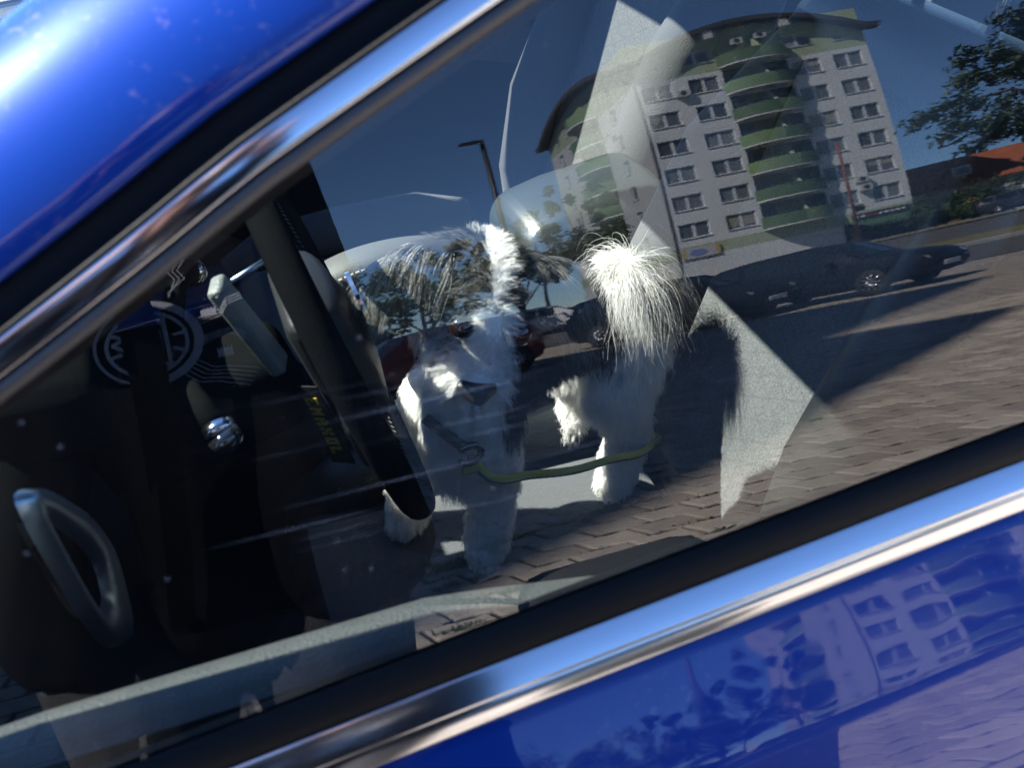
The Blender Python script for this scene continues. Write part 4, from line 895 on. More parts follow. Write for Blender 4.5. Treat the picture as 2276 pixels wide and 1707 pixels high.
B0, B1 = 5.95, 10.55
for k in range(7): op.append((B0, B1, 5.05 + 2.6 * k, 7.35 + 2.6 * k))
for a in (2.9,): op.append((12.0, 15.6, 1.9, 3.9))
ZS = [1.2, 3.85, 4.85, 20.35, ZT + .9]
facade("front_wall", fp, op, (0, BW), ZS)
for i, (a0, a1, z0, z1) in enumerate(wins): window(fp, a0, a1, z0, z1, blind=(0.85 if i in (1, 14) else 0.5 if i in (7, 22) else 0), narrow=(a1 - a0) < 1)
opl = []; wl = []
for k, z in enumerate(FL + [21.95]):
    for a in (5.6, 17.5, 20.8): opl.append((a - .62, a + .62, z - .70, z + .66)); wl.append(opl[-1])
    opl.append((9.0, 15.0, z - 1.25, z + 1.05))
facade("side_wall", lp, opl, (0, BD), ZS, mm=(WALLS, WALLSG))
for i, (a0, a1, z0, z1) in enumerate(wl): window(lp, a0, a1, z0, z1, narrow=True)
ob("side_wall", [bf(0, 1.2, 0), bf(BD, 1.2, 0), bf(BD, ZT + .9, 0), bf(0, ZT + .9, 0)], [(0, 3, 2, 1)][::1], WALLW, apt)
ob("back_wall", [(0, -BD, 1.2), (BW, -BD, 1.2), (BW, -BD, ZT + .9), (0, -BD, ZT + .9)], [(0, 3, 2, 1)], WALLW, apt)
# balconies: bowed slab, parapet in two tones, recess with dividing fin, doors
def balcony(pt, a0, a1, zf, out, split, light, lower=False):
    n = 17; V = []; P = []
    for i in range(n):
        s = i / (n - 1); a = a0 + (a1 - a0) * s; o_ = out * (1 - (2 * s - 1) ** 2) ** .55 + .02; P.append((a, -o_))
    rec = 1.25
    ring = P; V = [pt(a, zf, d) for a, d in ring] + [pt(a, zf - .17, d) for a, d in ring]; F = [(i, i + 1, i + 1 + n, i + n) for i in range(n - 1)]
    back = len(V); V += [pt(a0, zf, rec), pt(a1, zf, rec), pt(a0, zf - .17, .1), pt(a1, zf - .17, .1)]
    F += [tuple(range(n)) + (back + 1, back), tuple(range(n, 2 * n))[::-1]]
    b = ob("balcony", V, F, SLAB, apt)
    for (s0, s1, m) in ((0, split, light[0]), (split, n - 1, light[1])):
        V = []; q = s1 - s0 + 1
        for i in range(s0, s1 + 1):
            a, d = ring[i]
            for dz, dd in ((-.02, -.012), (1.0, -.012), (1.0, .05), (.02, .05)): V.append(pt(a, zf + dz, d + dd))
        ob("parapet", V, grid_faces(q, 4, True), m, b)
    mid = a0 + (a1 - a0) * .56
    V = [pt(mid + e, z, d) for e in (-.07, .07) for z, d in ((zf, -out * .82), (zf, rec), (zf + 2.42, rec), (zf + 2.42, .05), (zf + 1.0, -out * .82))]
    ob("divider", V, [(0, 1, 2, 3, 4), (9, 8, 7, 6, 5), (0, 5, 6, 1), (3, 8, 9, 4), (4, 9, 5, 0)], WALLG, b)
    V = [pt(a, z, rec) for a, z in ((a0, zf), (a1, zf), (a1, zf + 2.45), (a0, zf + 2.45))]
    ob("recess_wall", V, [(0, 1, 2, 3)], WALLG, b)
    V = []; F = []
    for q, (x0, x1) in enumerate(((a0 + .25, a0 + 1.9), (mid + .4, a1 - .3))):
        V += [pt(x, z, rec - .03) for x, z in ((x0, zf + .1), (x1, zf + .1), (x1, zf + 2.15), (x0, zf + 2.15))]; F.append((4 * q, 4 * q + 1, 4 * q + 2, 4 * q + 3))
    ob("balcony_door", V, F, PANE, b)
    V = []; F = []
    for q, x0 in enumerate((a0 + .25, a0 + 1.05, a0 + 1.85, mid + .4, mid + 1.0)):
        V += [pt(x, z, rec - .045) for x, z in ((x0 - .05, zf + .1), (x0 + .05, zf + .1), (x0 + .05, zf + 2.15), (x0 - .05, zf + 2.15))]; F.append((4 * q, 4 * q + 1, 4 * q + 2, 4 * q + 3))
    ob("door_frame", V, F, WFRAME, b)
    return b
for k in range(7):
    L2 = [(PARA, PARL), (PARA, PARA), (PARL, PARA), (PARL, PARA), (PARA, PARL), (PARL, PARA), (PARA, PARL)][k]
    balcony(fp, B0 - .15, B1 + .15, 5.05 + 2.6 * k, 1.35, 9 + (k % 3) - 1, L2)
    balcony(lp, 8.9, 15.1, 5.05 + 2.6 * k, 1.35, 8 + (k % 3), (L2[1], L2[0]))
# arched roof on both faces, deep eaves
V = []; nu, nw = 33, 33; OV = 0.95
def rz(u, wv): a = min(max(u / BW, 0), 1); b = min(max(wv / BD, 0), 1); return 21.75 + 2.55 * (4 * a * (1 - a)) * (1 if wv < 99 else 0) + 2.3 * (4 * b * (1 - b)) * (1 - 4 * a * (1 - a))
for lay in (0.42, 0.0):
    for i in range(nu):
        u = -OV + (BW + 2 * OV) * i / (nu - 1)
        for j in range(nw):
            wv = -OV + (BD + 2 * OV) * j / (nw - 1); V.append((u, -wv, rz(u, wv) + lay))
N1 = nu * nw; F = [tuple(f)[::-1] for f in grid_faces(nu, nw)] + [tuple(q + N1 for q in f) for f in grid_faces(nu, nw)]
for i in range(nu - 1):
    for j in (0, nw - 1): a, b = i * nw + j, (i + 1) * nw + j; F.append((a, b, b + N1, a + N1))
for j in range(nw - 1):
    for i in (0, nu - 1): a, b = i * nw + j, i * nw + j + 1; F.append((a, b, b + N1, a + N1))
ob("roof", V, F, ROOFM, apt)
# gable infill between wall head and roof underside
for nm, pt, Ln, fz in (("front_gable", fp, BW, lambda a: rz(a, 0)), ("side_gable", lp, BD, lambda a: rz(0, a))):
    V = []; n = 33
    for i in range(n): a = Ln * i / (n - 1); V += [pt(a, 20.5, .3), pt(a, fz(a) + .05, .02)]
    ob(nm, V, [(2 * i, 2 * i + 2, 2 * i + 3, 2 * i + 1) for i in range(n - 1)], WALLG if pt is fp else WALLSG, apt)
for x in (5.45, 10.75):
    b = MB().box((x, .42, rz(x, 0) - .42), (.62, .84, .75)); b.build("eaves_box", SLAB, apt)
MB().tube([(-.09, .02, 1.3), (-.09, .02, 21.6)], .075, 10).build("downpipe", PIPE, apt, True)
def ac(x, z, pt=fp):
    b = MB().box(pt(x, z, -.24), (.85, .34, .58) if pt is fp else (.34, .85, .58)); o = b.build("air_conditioner", ACW, apt)
    MB().tube([pt(x, z, -.415), pt(x, z, -.43)], .2, 18).build("fan_grille", DARKIN, o)
for x, z in ((2.85, 18.75), (13.05, 9.0 - 1.2), (13.2, 7.0), (7.4, 22.75), (9.1, 22.95)): ac(x, z)
for a, z in ((6.5, 17.9), (5.5, 6.1)): ac(a, z, lp)
# shop on the ground floor at the right: dark sign, awning, goods
sg = MB().box((14.0, .06, 4.35), (4.2, .1, .55)).build("shop_sign", mat("dark_sign", (0.03, 0.032, 0.05), rough=0.4), apt)
for i in range(9): MB().box((12.2 + i * .42, .12, 4.36), (.22 + .1 * (i % 2), .02, .20)).build("sign_letter", mat("sign_red", (0.35, 0.04, 0.05)) if i in (2, 3) else WFRAME, sg)
V = [(11.2, .05, 3.95), (20.2, .05, 3.95), (20.2, 2.9, 3.35), (11.2, 2.9, 3.35), (11.2, 2.9, 3.12), (20.2, 2.9, 3.12)]
ob("awning", V, [(0, 1, 2, 3)[::-1], (3, 2, 5, 4)[::-1]], mat("green_awning", (0.035, 0.085, 0.045), rough=0.7), apt)
ob("shop_front", [(11.2, .03, 1.3), (16.3, .03, 1.3), (16.3, .03, 3.9), (11.2, .03, 3.9)], [(0, 1, 2, 3)[::-1]], DARKIN, apt)
bn = MB().box((1.4, .1, 4.2), (2.6, .05, .95)).build("wall_banner", mat("banner_white", (0.5, 0.5, 0.52)), apt)
oval(Vector((1.2, .135, 4.2)), .6, .3, .0, .01, Vector((1, 0, 0)), Vector((0, 0, 1)), Vector((0, 1, 0)), mat("banner_blue", (.2, .25, .5)), "banner_emblem", bn)
for dx in (-1.15, 1.15): MB().box((1.4 + dx, .128, 4.2), (.28, .01, .95)).build("banner_edge", mat("banner_yellow", (0.5, 0.38, 0.18)), bn)
def bpos(u, wv, z): v = Matrix.Rotation(rad(4), 3, 'Z') @ Vector((u, -wv, z)); return v + apt.location
gcol = [(0.5, 0.06, 0.03), (0.55, 0.45, 0.06), (0.5, 0.22, 0.05), (0.55, 0.5, 0.45), (0.2, 0.35, 0.06)]
cratespots = [(16.5, "red fruit"), (17.2, "yellow fruit"), (17.9, "orange fruit"), (18.6, "pale vegetables"), (19.3, "green vegetables")]
gxy = bpos(16.6, -2.1, 0)
for i, (u, nm) in enumerate(cratespots):
    c = empty("produce_crate", bpos(u, -2.2, gz(gxy.x, gxy.y))); c.rotation_euler.z = rad(4)
    tag(c, f"crate of {nm} under the green awning of the shop", "crate", "crates outside the shop")
    mb = MB(); mb.box((0, 0, .3), (.62, .5, .6)); mb.build("crate", mat("crate_wood", (.3, .2, .1)), c)
    q = MB(); r = random.Random(i)
    for _ in range(24): 
        bm = bmesh.new(); bmesh.ops.create_icosphere(bm, subdivisions=1, radius=.07); p = Vector((r.uniform(-.25, .25), r.uniform(-.2, .2), .62 + r.uniform(0, .07))); q.add([v.co + p for v in bm.verts], [[v.index for v in f.verts] for f in bm.faces]); bm.free()
    o = q.build("produce", mat("produce" + str(i), gcol[i], rough=.5), c, True); o["kind"] = "stuff"
ys_ = MB(); p_ = bpos(18.6, -2.9, 0); ys_.box((0, 0, 1.95), (1.3, .06, .42)); yb = ys_.build("shop_board", mat("yellow_board", (0.6, 0.42, 0.02)))
yb.location = (p_.x, p_.y, gz(p_.x, p_.y)); tag(yb, "yellow shop board hanging under the awning edge", "sign")
# ---------------------------------------------------------------- tall block in front of the parked car whose shadow falls over the bays
def slab_block(name, x1, y0, dx, dy, h, label):
    b = tag(empty(name, (x1, y0, 0), rad(-37.7)), label, "apartment block"); u = Vector((0.79, -0.61)); 
    mb = MB(); mb.box((-dx / 2, -dy / 2, h / 2), (dx, dy, h)); mb.build("wall", mat("beige_render", (0.38, 0.35, 0.30), rough=.9, var=.06, vscale=.4), b)
    nfl = int(h / 2.8); mw = me("window", *(lambda q: (q.V, q.F))(MB().box((0, 0, 0), (1.5, .05, 1.4))), PANE)
    for k in range(nfl):
        for j in range(int(dy / 3.2)):
            o = link(bpy.data.objects.new("window", mw), b); o.location = (.02, -1.6 - 3.2 * j, 1.6 + 2.8 * k); o.rotation_euler.z = rad(90)
    MB().box((-dx / 2, -dy / 2, h + .2), (dx + .5, dy + .5, .4)).build("roof", ROOFM, b); return b
slab_block("apartment_building", -14.25, 2.2, 34, 12, 24.0, "beige slab block standing past the front of the blue car")
slab_block("apartment_building", -22.6, 2.55, 30, 13, 39.0, "tall beige tower behind the lower beige slab block")

# ---------------------------------------------------------------- trees, hedges
BARK = mat("bark", (0.06, 0.045, 0.035), rough=0.9, bump=0.8, bscale=25)
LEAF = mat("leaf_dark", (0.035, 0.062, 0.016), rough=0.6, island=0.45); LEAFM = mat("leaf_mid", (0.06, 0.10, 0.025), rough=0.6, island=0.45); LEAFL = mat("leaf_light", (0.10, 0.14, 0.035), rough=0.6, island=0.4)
def leaves(mb, c, rv, n, size, r, shell=.4):
    for _ in range(n):
        d = Vector((r.gauss(0, 1), r.gauss(0, 1), r.gauss(0, 1))).normalized(); q = (shell + (1 - shell) * r.random()); p = Vector((c[0] + d.x * rv[0] * q, c[1] + d.y * rv[1] * q, c[2] + d.z * rv[2] * q))
        s = size * r.uniform(.6, 1.3); a = Vector((r.gauss(0, 1), r.gauss(0, 1), r.gauss(0, .5))).normalized(); b = a.cross(Vector((r.gauss(0, .6), r.gauss(0, .6), 1))).normalized()
        mb.add([p - a * s, p + b * s * .42 - a * s * .1, p + a * s, p - b * s * .42 - a * s * .1], [(0, 1, 2, 3)])
def tree(label, base, h, trunk_h, tr, crown, leafm, size, n, cat="tree", group=None, seed=1, limbs=None, name="tree"):
    r = random.Random(seed); t = tag(empty(name, (base[0], base[1], gz(base[0], base[1]))), label, cat, group); mb = MB()
    mb.tube([(0, 0, -.1), (r.gauss(0, .03), r.gauss(0, .03), trunk_h * .6), (r.gauss(0, .08), r.gauss(0, .08), trunk_h), (0, 0, h * .8)], [tr, tr * .8, tr * .65, tr * .2], 9)
    lf = MB(); spots = crown if crown else []
    if limbs:
        for (p0, p1, p2) in limbs:
            mb.tube([p0, p1, p2], [tr * .42, tr * .28, tr * .07], 6)
            for q in np.linspace(.30, 1.0, 8):
                c = (Vector(p1).lerp(Vector(p2), (q - .3) / .7)) if q > .3 else Vector(p1); leaves(lf, c + Vector((r.gauss(0, .16), r.gauss(0, .16), r.gauss(-.05, .14))), (.40, .40, .24), int(n / (8 * len(limbs))), size, r, .1)
    for c, rv, k in spots:
        mb.tube([(0, 0, trunk_h * .9), (c[0] * .6, c[1] * .6, (trunk_h + c[2]) / 2), c], [tr * .4, tr * .25, tr * .06], 6)
        m_ = max(3, int(rv[0] / max(size, .05) * 1.2))
        for _ in range(m_):
            d = Vector((r.gauss(0, 1), r.gauss(0, 1), r.gauss(0, 1))).normalized() * r.uniform(.45, 1.0); cc = (c[0] + d.x * rv[0], c[1] + d.y * rv[1], c[2] + d.z * rv[2]); q = r.uniform(.22, .45)
            leaves(lf, cc, (rv[0] * q, rv[1] * q, rv[2] * q), int(n * k / m_), size, r, .25)
    mb.build("trunk", BARK, t, True); lf.build("crown", leafm, t); return t
# open-branched tree at the right edge of the reflection
tr0 = (15.0, -13.9, 0); lim = []; rr = random.Random(11)
tg = [((-2.6, -1.9), 4.55), ((-2.3, -1.6), 3.95), ((-2.0, -1.5), 3.45), ((-1.9, -1.4), 5.1), ((-1.5, -1.2), 5.7), ((-1.2, -.9), 2.95), ((-1.0, -.7), 6.2), ((-.6, -.6), 4.2), ((.8, .6), 5.0), ((1.2, -.5), 4.2), ((0, 1.2), 4.6), ((-1.3, -.4), 4.9), ((-.9, -1.3), 3.7)]
for (dx, dy), z in tg: lim.append(((0, 0, z * .62 + .4), (dx * .45 + rr.gauss(0, .1), dy * .45 + rr.gauss(0, .1), z * .9 + .25), (dx, dy, z - rr.uniform(0, .25))))
tree("dark tree with long layered branches at the edge of the parking bays", tr0, 6.2, 2.4, .13, None, LEAF, 0.085, 12000, seed=2, limbs=lim)
# young broad-leaved trees round the lamp
tree("young broad-leaved tree beside the lamp post", (5.45, -19.3), 4.6, 1.7, .06, [((-.75, .1, 3.55), (.5, .5, .45), .3), ((-.1, 0, 3.2), (.75, .7, .7), .5), ((.7, .1, 3.9), (.45, .45, .7), .3), ((.75, 0, 2.6), (.5, .5, .5), .25), ((-.5, 0, 2.6), (.55, .5, .4), .25)], LEAF, .10, 1500, seed=5)
tree("taller young tree in front of the apartment block", (7.5, -20.4), 5.2, 1.9, .06, [((0, 0, 3.4), (.8, .8, .9), .6), ((.5, 0, 4.4), (.45, .45, .6), .3), ((-.4, .1, 4.6), (.35, .35, .5), .25)], LEAF, .10, 1300, seed=6)
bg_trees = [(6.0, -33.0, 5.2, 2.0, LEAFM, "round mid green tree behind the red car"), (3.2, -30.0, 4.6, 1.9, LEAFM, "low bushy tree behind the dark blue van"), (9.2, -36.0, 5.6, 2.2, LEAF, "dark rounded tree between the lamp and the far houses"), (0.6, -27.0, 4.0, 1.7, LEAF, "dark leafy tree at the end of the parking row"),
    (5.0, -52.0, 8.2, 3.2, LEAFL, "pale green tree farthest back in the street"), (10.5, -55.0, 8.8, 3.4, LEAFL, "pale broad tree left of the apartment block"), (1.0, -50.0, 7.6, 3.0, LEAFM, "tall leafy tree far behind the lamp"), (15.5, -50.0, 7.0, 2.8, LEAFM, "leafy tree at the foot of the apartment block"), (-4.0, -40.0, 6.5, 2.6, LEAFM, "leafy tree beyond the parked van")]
for i, (x, y, h, r_, lm, lab_) in enumerate(bg_trees):
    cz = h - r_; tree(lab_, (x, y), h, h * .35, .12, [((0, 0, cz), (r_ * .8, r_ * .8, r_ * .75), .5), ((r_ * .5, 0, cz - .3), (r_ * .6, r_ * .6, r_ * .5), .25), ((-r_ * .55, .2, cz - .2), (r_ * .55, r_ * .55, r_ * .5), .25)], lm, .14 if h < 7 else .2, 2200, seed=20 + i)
hd = [(36.6, -47.6, 2.2, "dark hedge bush beside the shop awning"), (38.6, -47.0, 2.9, "tall dark bush in front of the red roofed house"), (40.4, -46.2, 2.6, "broad bush beside the white wall"), (37.8, -45.6, 1.5, "low yellow-green bush by the footpath")]
for i, (x, y, r_, lab_) in enumerate(hd):
    tree(lab_, (x, y), r_ * 1.1, .4, .1, [((0, 0, r_ * .6), (r_ * .7, r_ * .7, r_ * .6), .6), ((r_ * .5, .2, r_ * .4), (r_ * .5, r_ * .5, r_ * .4), .3), ((-r_ * .5, 0, r_ * .4), (r_ * .5, r_ * .5, r_ * .4), .3)], LEAFM if i == 3 else LEAF, .12, 2000, cat="bush", seed=50 + i, name="bush")
# ---------------------------------------------------------------- street lamp, pole
METAL = mat("dark_lamp_metal", (0.035, 0.035, 0.04), rough=0.45, metal=0.3)
lamp = tag(empty("street_lamp", (7.95, -28.1, gz(7.95, -28.1))), "dark street lamp with a short flat arm above the young trees", "street lamp")
MB().tube([(0, 0, 0), (0, 0, 4), (0, 0, 8.95)], [.11, .095, .075], 12).build("pole", METAL, lamp, True)
MB().tube([(0.02, 0, 8.9), (-.22, .04, 8.95), (-.55, .09, 8.86)], [.07, .07, .05], 10, flat=.6).build("arm", METAL, lamp, True)
MB().box((-.42, .07, 8.88), (.55, .22, .09)).build("lamp_head", METAL, lamp)
pole = tag(empty("sign_pole", (30.6, -45.5, gz(30.6, -45.5))), "rusty red pole with a small bracket before the apartment block", "pole")
MB().tube([(0, 0, 0), (0, 0, 7.6)], .09, 10).build("post", mat("rusty_red", (0.16, 0.05, 0.04), rough=.7), pole, True)
MB().box((.35, 0, 2.6), (.6, .05, .35)).build("bracket", METAL, pole)
# ---------------------------------------------------------------- house with a red roof, garden wall
REDROOF = mat("red_roof_tiles", (0.27, 0.075, 0.03), rough=0.8, var=0.2, vscale=1.2, bump=0.6, bscale=6); CREAM = mat("cream_render", (0.45, 0.42, 0.37), rough=0.9)
house = tag(empty("house", (57.5, -69.0, gz(57, -69)), rad(38)), "long low house with a red tiled roof behind the bushes", "house")
MB().box((0, 0, 2.2), (26, 9, 4.4)).build("wall", CREAM, house)
V = [(-13.8, -5.2, 4.2), (13.8, -5.2, 4.2), (13.8, 5.2, 4.2), (-13.8, 5.2, 4.2), (-12, 0, 7.6), (12, 0, 7.6)]
ob("roof", V, [(0, 1, 5, 4), (2, 3, 4, 5), (1, 2, 5), (3, 0, 4), (3, 2, 1, 0)], REDROOF, house)
for i, x in enumerate((-7, -1)):
    f = MB().box((x, 3.4, 5.75), (1.3, 1.5, 1.0)).build("window", WFRAME, house); MB().box((x, 4.17, 5.75), (1.0, .05, .7)).build("pane", PANE, f)
for i in range(6):
    f = MB().box((-10 + 4 * i, 4.52, 2.4), (1.5, .1, 1.5)).build("window", WFRAME, house); MB().box((-10 + 4 * i, 4.58, 2.4), (1.25, .05, 1.25)).build("pane", PANE, f)
gw = tag(empty("garden_wall", (42.4, -45.6, gz(42.4, -45.6)), rad(36)), "white garden wall beside the broad bush", "wall")
MB().box((4.0, 0, 1.0), (9.0, .25, 2.2)).build("panel", CREAM, gw); MB().box((4.0, 0, 2.16), (9.2, .4, .12)).build("coping", WALK, gw)
MB().box((1.6, .14, 1.5), (1.0, .03, .45)).build("plate", mat("blue_plate", (.25, .3, .5)), gw)

# ---------------------------------------------------------------- parked cars
CGLASS = mat("car_glass", (0.012, 0.016, 0.018), rough=0.05, coat=0.5); HEAD = mat("headlamp_glass", (0.75, 0.78, 0.82), rough=0.08, metal=0.85); TAIL = mat("tail_lamp", (0.25, 0.01, 0.01), rough=0.2); NPLATE = mat("number_plate", (0.55, 0.55, 0.56), rough=0.5)
HATCH = [(-2.05, .66, .45, .80, .56, .84), (-1.98, .80, .30, .92, .66, 1.0), (-1.72, .86, .22, .98, .62, 1.36), (-1.4, .87, .2, .97, .61, 1.46), (-.3, .88, .2, .95, .61, 1.51), (.35, .88, .2, .93, .59, 1.44), (1.02, .87, .2, .91, .68, .96), (1.7, .84, .22, .83, .62, .87), (2.0, .76, .30, .70, .55, .74), (2.1, .62, .42, .60, .48, .62)]
WAGON = [(-2.35, .66, .42, .85, .58, .90), (-2.28, .82, .30, .95, .68, 1.05), (-2.1, .87, .22, .98, .62, 1.40), (-1.4, .88, .2, .97, .62, 1.47), (-.3, .89, .2, .95, .62, 1.49), (.45, .89, .2, .93, .60, 1.42), (1.15, .88, .2, .91, .70, .97), (1.85, .85, .22, .84, .64, .88), (2.2, .77, .30, .72, .56, .76), (2.3, .64, .42, .62, .5, .64)]
VAN = [(-2.2, .74, .42, .95, .66, 1.0), (-2.18, .86, .26, 1.05, .74, 1.75), (-1.9, .90, .22, 1.05, .76, 1.88), (-1.2, .91, .2, 1.05, .77, 1.90), (-.3, .91, .2, 1.05, .77, 1.90), (.7, .91, .2, 1.03, .74, 1.82), (1.45, .90, .2, 1.0, .74, 1.08), (1.85, .87, .22, .92, .68, .98), (2.1, .80, .30, .78, .6, .82), (2.18, .66, .42, .66, .5, .68)]
DARKRIM = mat("dark_alloy", (0.05, 0.05, 0.055), rough=0.5)
def parked(label, pos, head, col, st=HATCH, cat="car", wheels=True, name="parked_car"):
    c = tag(empty(name, (pos[0], pos[1], gz(pos[0], pos[1])), rad(head)), label, cat, "parked cars reflected across the lot")
    pm = mat("paint_%d_%d_%d" % tuple(int(v * 1000) for v in col), col, rough=.4, coat=(.08 if max(col) < .03 else .45), spec=(.12 if max(col) < .03 else .3)); V = []
    for x, wv, zb, zs, wr, zt in st:
        half = [(0, zb), (.85 * wv, zb), (wv, zb + .16), (wv * 1.0, zs - .2), (.955 * wv, zs), (wr, zt - .05), (wr * .78, zt), (0, zt + .02)]
        V += [(x, y, z) for y, z in half] + [(x, -y, z) for y, z in half[-2:0:-1]]
    F = [f[::-1] for f in grid_faces(len(st), 14, True)] + [tuple(range(14)), tuple(range(13 + (len(st) - 1) * 14, (len(st) - 1) * 14 - 1, -1))]
    o = ob("body", V, F, pm, c, True); es = o.modifiers.new("e", 'EDGE_SPLIT'); es.split_angle = rad(38)
    def quadwin(i0, i1, q0, q1, nm, s):
        (x0, w0, _, s0, r0, t0), (x1, w1, _, s1, r1, t1) = st[i0], st[i1]
        def p(x, w_, zs_, r_, zt_, f): y = .955 * w_ + (r_ - .955 * w_) * f; z = zs_ + (zt_ - .05 - zs_) * f; return (x, s * (y + .008), z)
        V = [p(x0, w0, s0, r0, t0, .10), p(x1, w1, s1, r1, t1, .10), p(x1, w1, s1, r1, t1, .90), p(x0, w0, s0, r0, t0, .90)]
        cx = sum(v[0] for v in V) / 4; V = [(cx + (v[0] - cx) * q0, v[1], v[2]) for v in V]
        ob(nm, V, [(0, 1, 2, 3) if s < 0 else (3, 2, 1, 0)], CGLASS, c)
    for s in (-1, 1): quadwin(3, 4, .93, 0, "side_window", s); quadwin(4, 5, .90, 0, "side_window", s); quadwin(2, 3, .8, 0, "quarter_window", s)
    def cross(i0, i1, nm, f0, f1, m):
        (x0, w0, _, s0, r0, t0), (x1, w1, _, s1, r1, t1) = st[i0], st[i1]; V = []
        for f in (f0, f1):
            x = x0 + (x1 - x0) * f; z = t0 + (t1 - t0) * f + .012; r_ = r0 + (r1 - r0) * f
            V += [(x + (.01 if x1 > 0 else -.01), -r_ * .93, z - .035), (x + (.01 if x1 > 0 else -.01), 0, z + .022), (x + (.01 if x1 > 0 else -.01), r_ * .93, z - .035)]
        ob(nm, V, [(0, 1, 4, 3), (1, 2, 5, 4)] if x1 > x0 else [(3, 4, 1, 0), (4, 5, 2, 1)], m, c)
    cross(5, 6, "windscreen", .08, .92, CGLASS); cross(2, 1, "rear_window", .1, .85, CGLASS)
    xe, xr = st[-1][0], st[0][0]; zf = st[-3][3]
    for s in (-1, 1):
        rbox("headlight", (st[-2][0] - .09, s * .56, .66), (.26, .30, .15), .05, HEAD, c, Euler((0, rad(12), rad(-22 * s))).to_matrix())
        rbox("tail_light", (st[1][0] + .06, s * .70, .86), (.12, .22, .24), .04, TAIL, c)
        rbox("door_mirror", (.62, s * .98, .98), (.12, .2, .13), .04, pm, c)
        V = []
        ob("chrome_line", *(lambda q: (q.V, q.F))(MB().tube([(st[3][0], s * (st[3][1] * .955 + .012), st[3][3] + .0), (st[4][0], s * (st[4][1] * .955 + .012), st[4][3]), (st[5][0] + .25, s * (st[5][1] * .95 + .012), st[5][3] - .01)], .014, 6)), CHROME, c)
        for i, x in enumerate((-1.32, 1.32)):
            V = [(x, s * (.892), .33)] + [(x + .37 * math.cos(a), s * .892, .33 + .37 * math.sin(a)) for a in np.linspace(-.35, math.pi + .35, 18)]
            ob("wheel_arch", V, [tuple(range(1, 19)) if s < 0 else tuple(range(18, 0, -1))], RUBBER, c)
            wheel(c, (x, s * .845, .32), r=.32, wd=.2, side=s, spokes=10)
            if max(col) < .03:
                for q in c.children[-1].children: q.data.materials[0] = DARKRIM
    rbox("number_plate", (xe + .015, 0, .46), (.02, .52, .115), .004, NPLATE, c); rbox("number_plate", (xr - .015, 0, .66), (.02, .52, .115), .004, NPLATE, c)
    rbox("grille", (xe - .01, 0, .56), (.04, .8, .07), .01, RUBBER, c)
    return c
# red hatchback: nose towards us at the left, rear wheel to the right
parked("dark red hatchback with lit headlight nose turned to the left", (2.75, -16.5, 0), 163.0, (0.26, 0.012, 0.02))
parked("dark blue van standing behind the red hatchback", (.7, -20.4, 0), 170.0, (0.02, 0.03, 0.10), VAN, "van", name="parked_van")
hd_ = math.degrees(math.atan2(5.2, 2.4))
parked("black estate car with its nose towards the bays", (10.6, -16.6, 0), hd_, (0.008, 0.010, 0.018), WAGON)
parked("black estate car half hidden behind the nearer one", (8.1, -18.0, 0), hd_, (0.010, 0.012, 0.016), WAGON)
parked("bright blue hatchback left of the black estate cars", (10.4, -24.6, 0), hd_, (0.02, 0.06, 0.25), HATCH)
parked("white car far back under the trees", (11.2, -36.6, 0), 20.0, (0.6, 0.6, 0.6), HATCH)
parked("silver car far back beside the white one", (8.0, -38.4, 0), 20.0, (0.35, 0.37, 0.4), HATCH)
parked("dark car by the footpath in front of the bushes", (39.6, -44.4, 0), 35.0, (0.02, 0.022, 0.03), WAGON)
# ---------------------------------------------------------------- the photographer, seen only in the pane
SKINM = mat("skin", (0.40, 0.22, 0.15), rough=0.5, var=0.06, vscale=30); SHIRT = mat("black_cotton", (0.006, 0.006, 0.008), spec=0.1, rough=0.9, bump=0.4, bscale=300); JEAN = mat("grey_jeans", (0.055, 0.056, 0.062), rough=0.9, bump=0.6, bscale=250, var=0.2, vscale=6); HAIRM = mat("dark_hair", (0.02, 0.014, 0.01), rough=0.5, bump=0.8, bscale=120); SHOE = mat("dark_shoe", (0.03, 0.03, 0.03), rough=0.6)
PRINT = mat("grey_print", (0.6, 0.6, 0.63), rough=0.85, var=0.12, vscale=80)
CX = -0.19
per = tag(empty("person", (CX, -0.72, 0)), "photographer in black shirt with gear print and grey jeans, camera raised", "person")
def pp(o): o.parent = per; o.matrix_parent_inverse = Matrix.Translation(-Vector(per.location)); return o
zx, zy, zz = Vector((0.9444, -0.3270, -0.0326)), Vector((0.2174, 0.5471, 0.8084)), Vector((-0.2465, -0.7705, 0.5878))   # the camera's own axes
CB = CAM_POS + zz * 0.088
HL, HRt = CB - zx * 0.078 - zy * 0.012, CB + zx * 0.078 - zy * 0.012
def arm(sd, H):
    sh = Vector((CX + sd * .150, -.71, 1.375)); el = Vector((CX + sd * .175, -.63, 1.115)) if sd > 0 else Vector((CX - .37, -.58, 1.40)); wr = Vector(H) + Vector((sd * .03, -.01, -.045))
    return [(*sh, .055), (*(sh.lerp(el, .5)), .047), (*el, .040), (*(el.lerp(wr, .5)), .038), (*wr, .027)], wr
ch_ = []
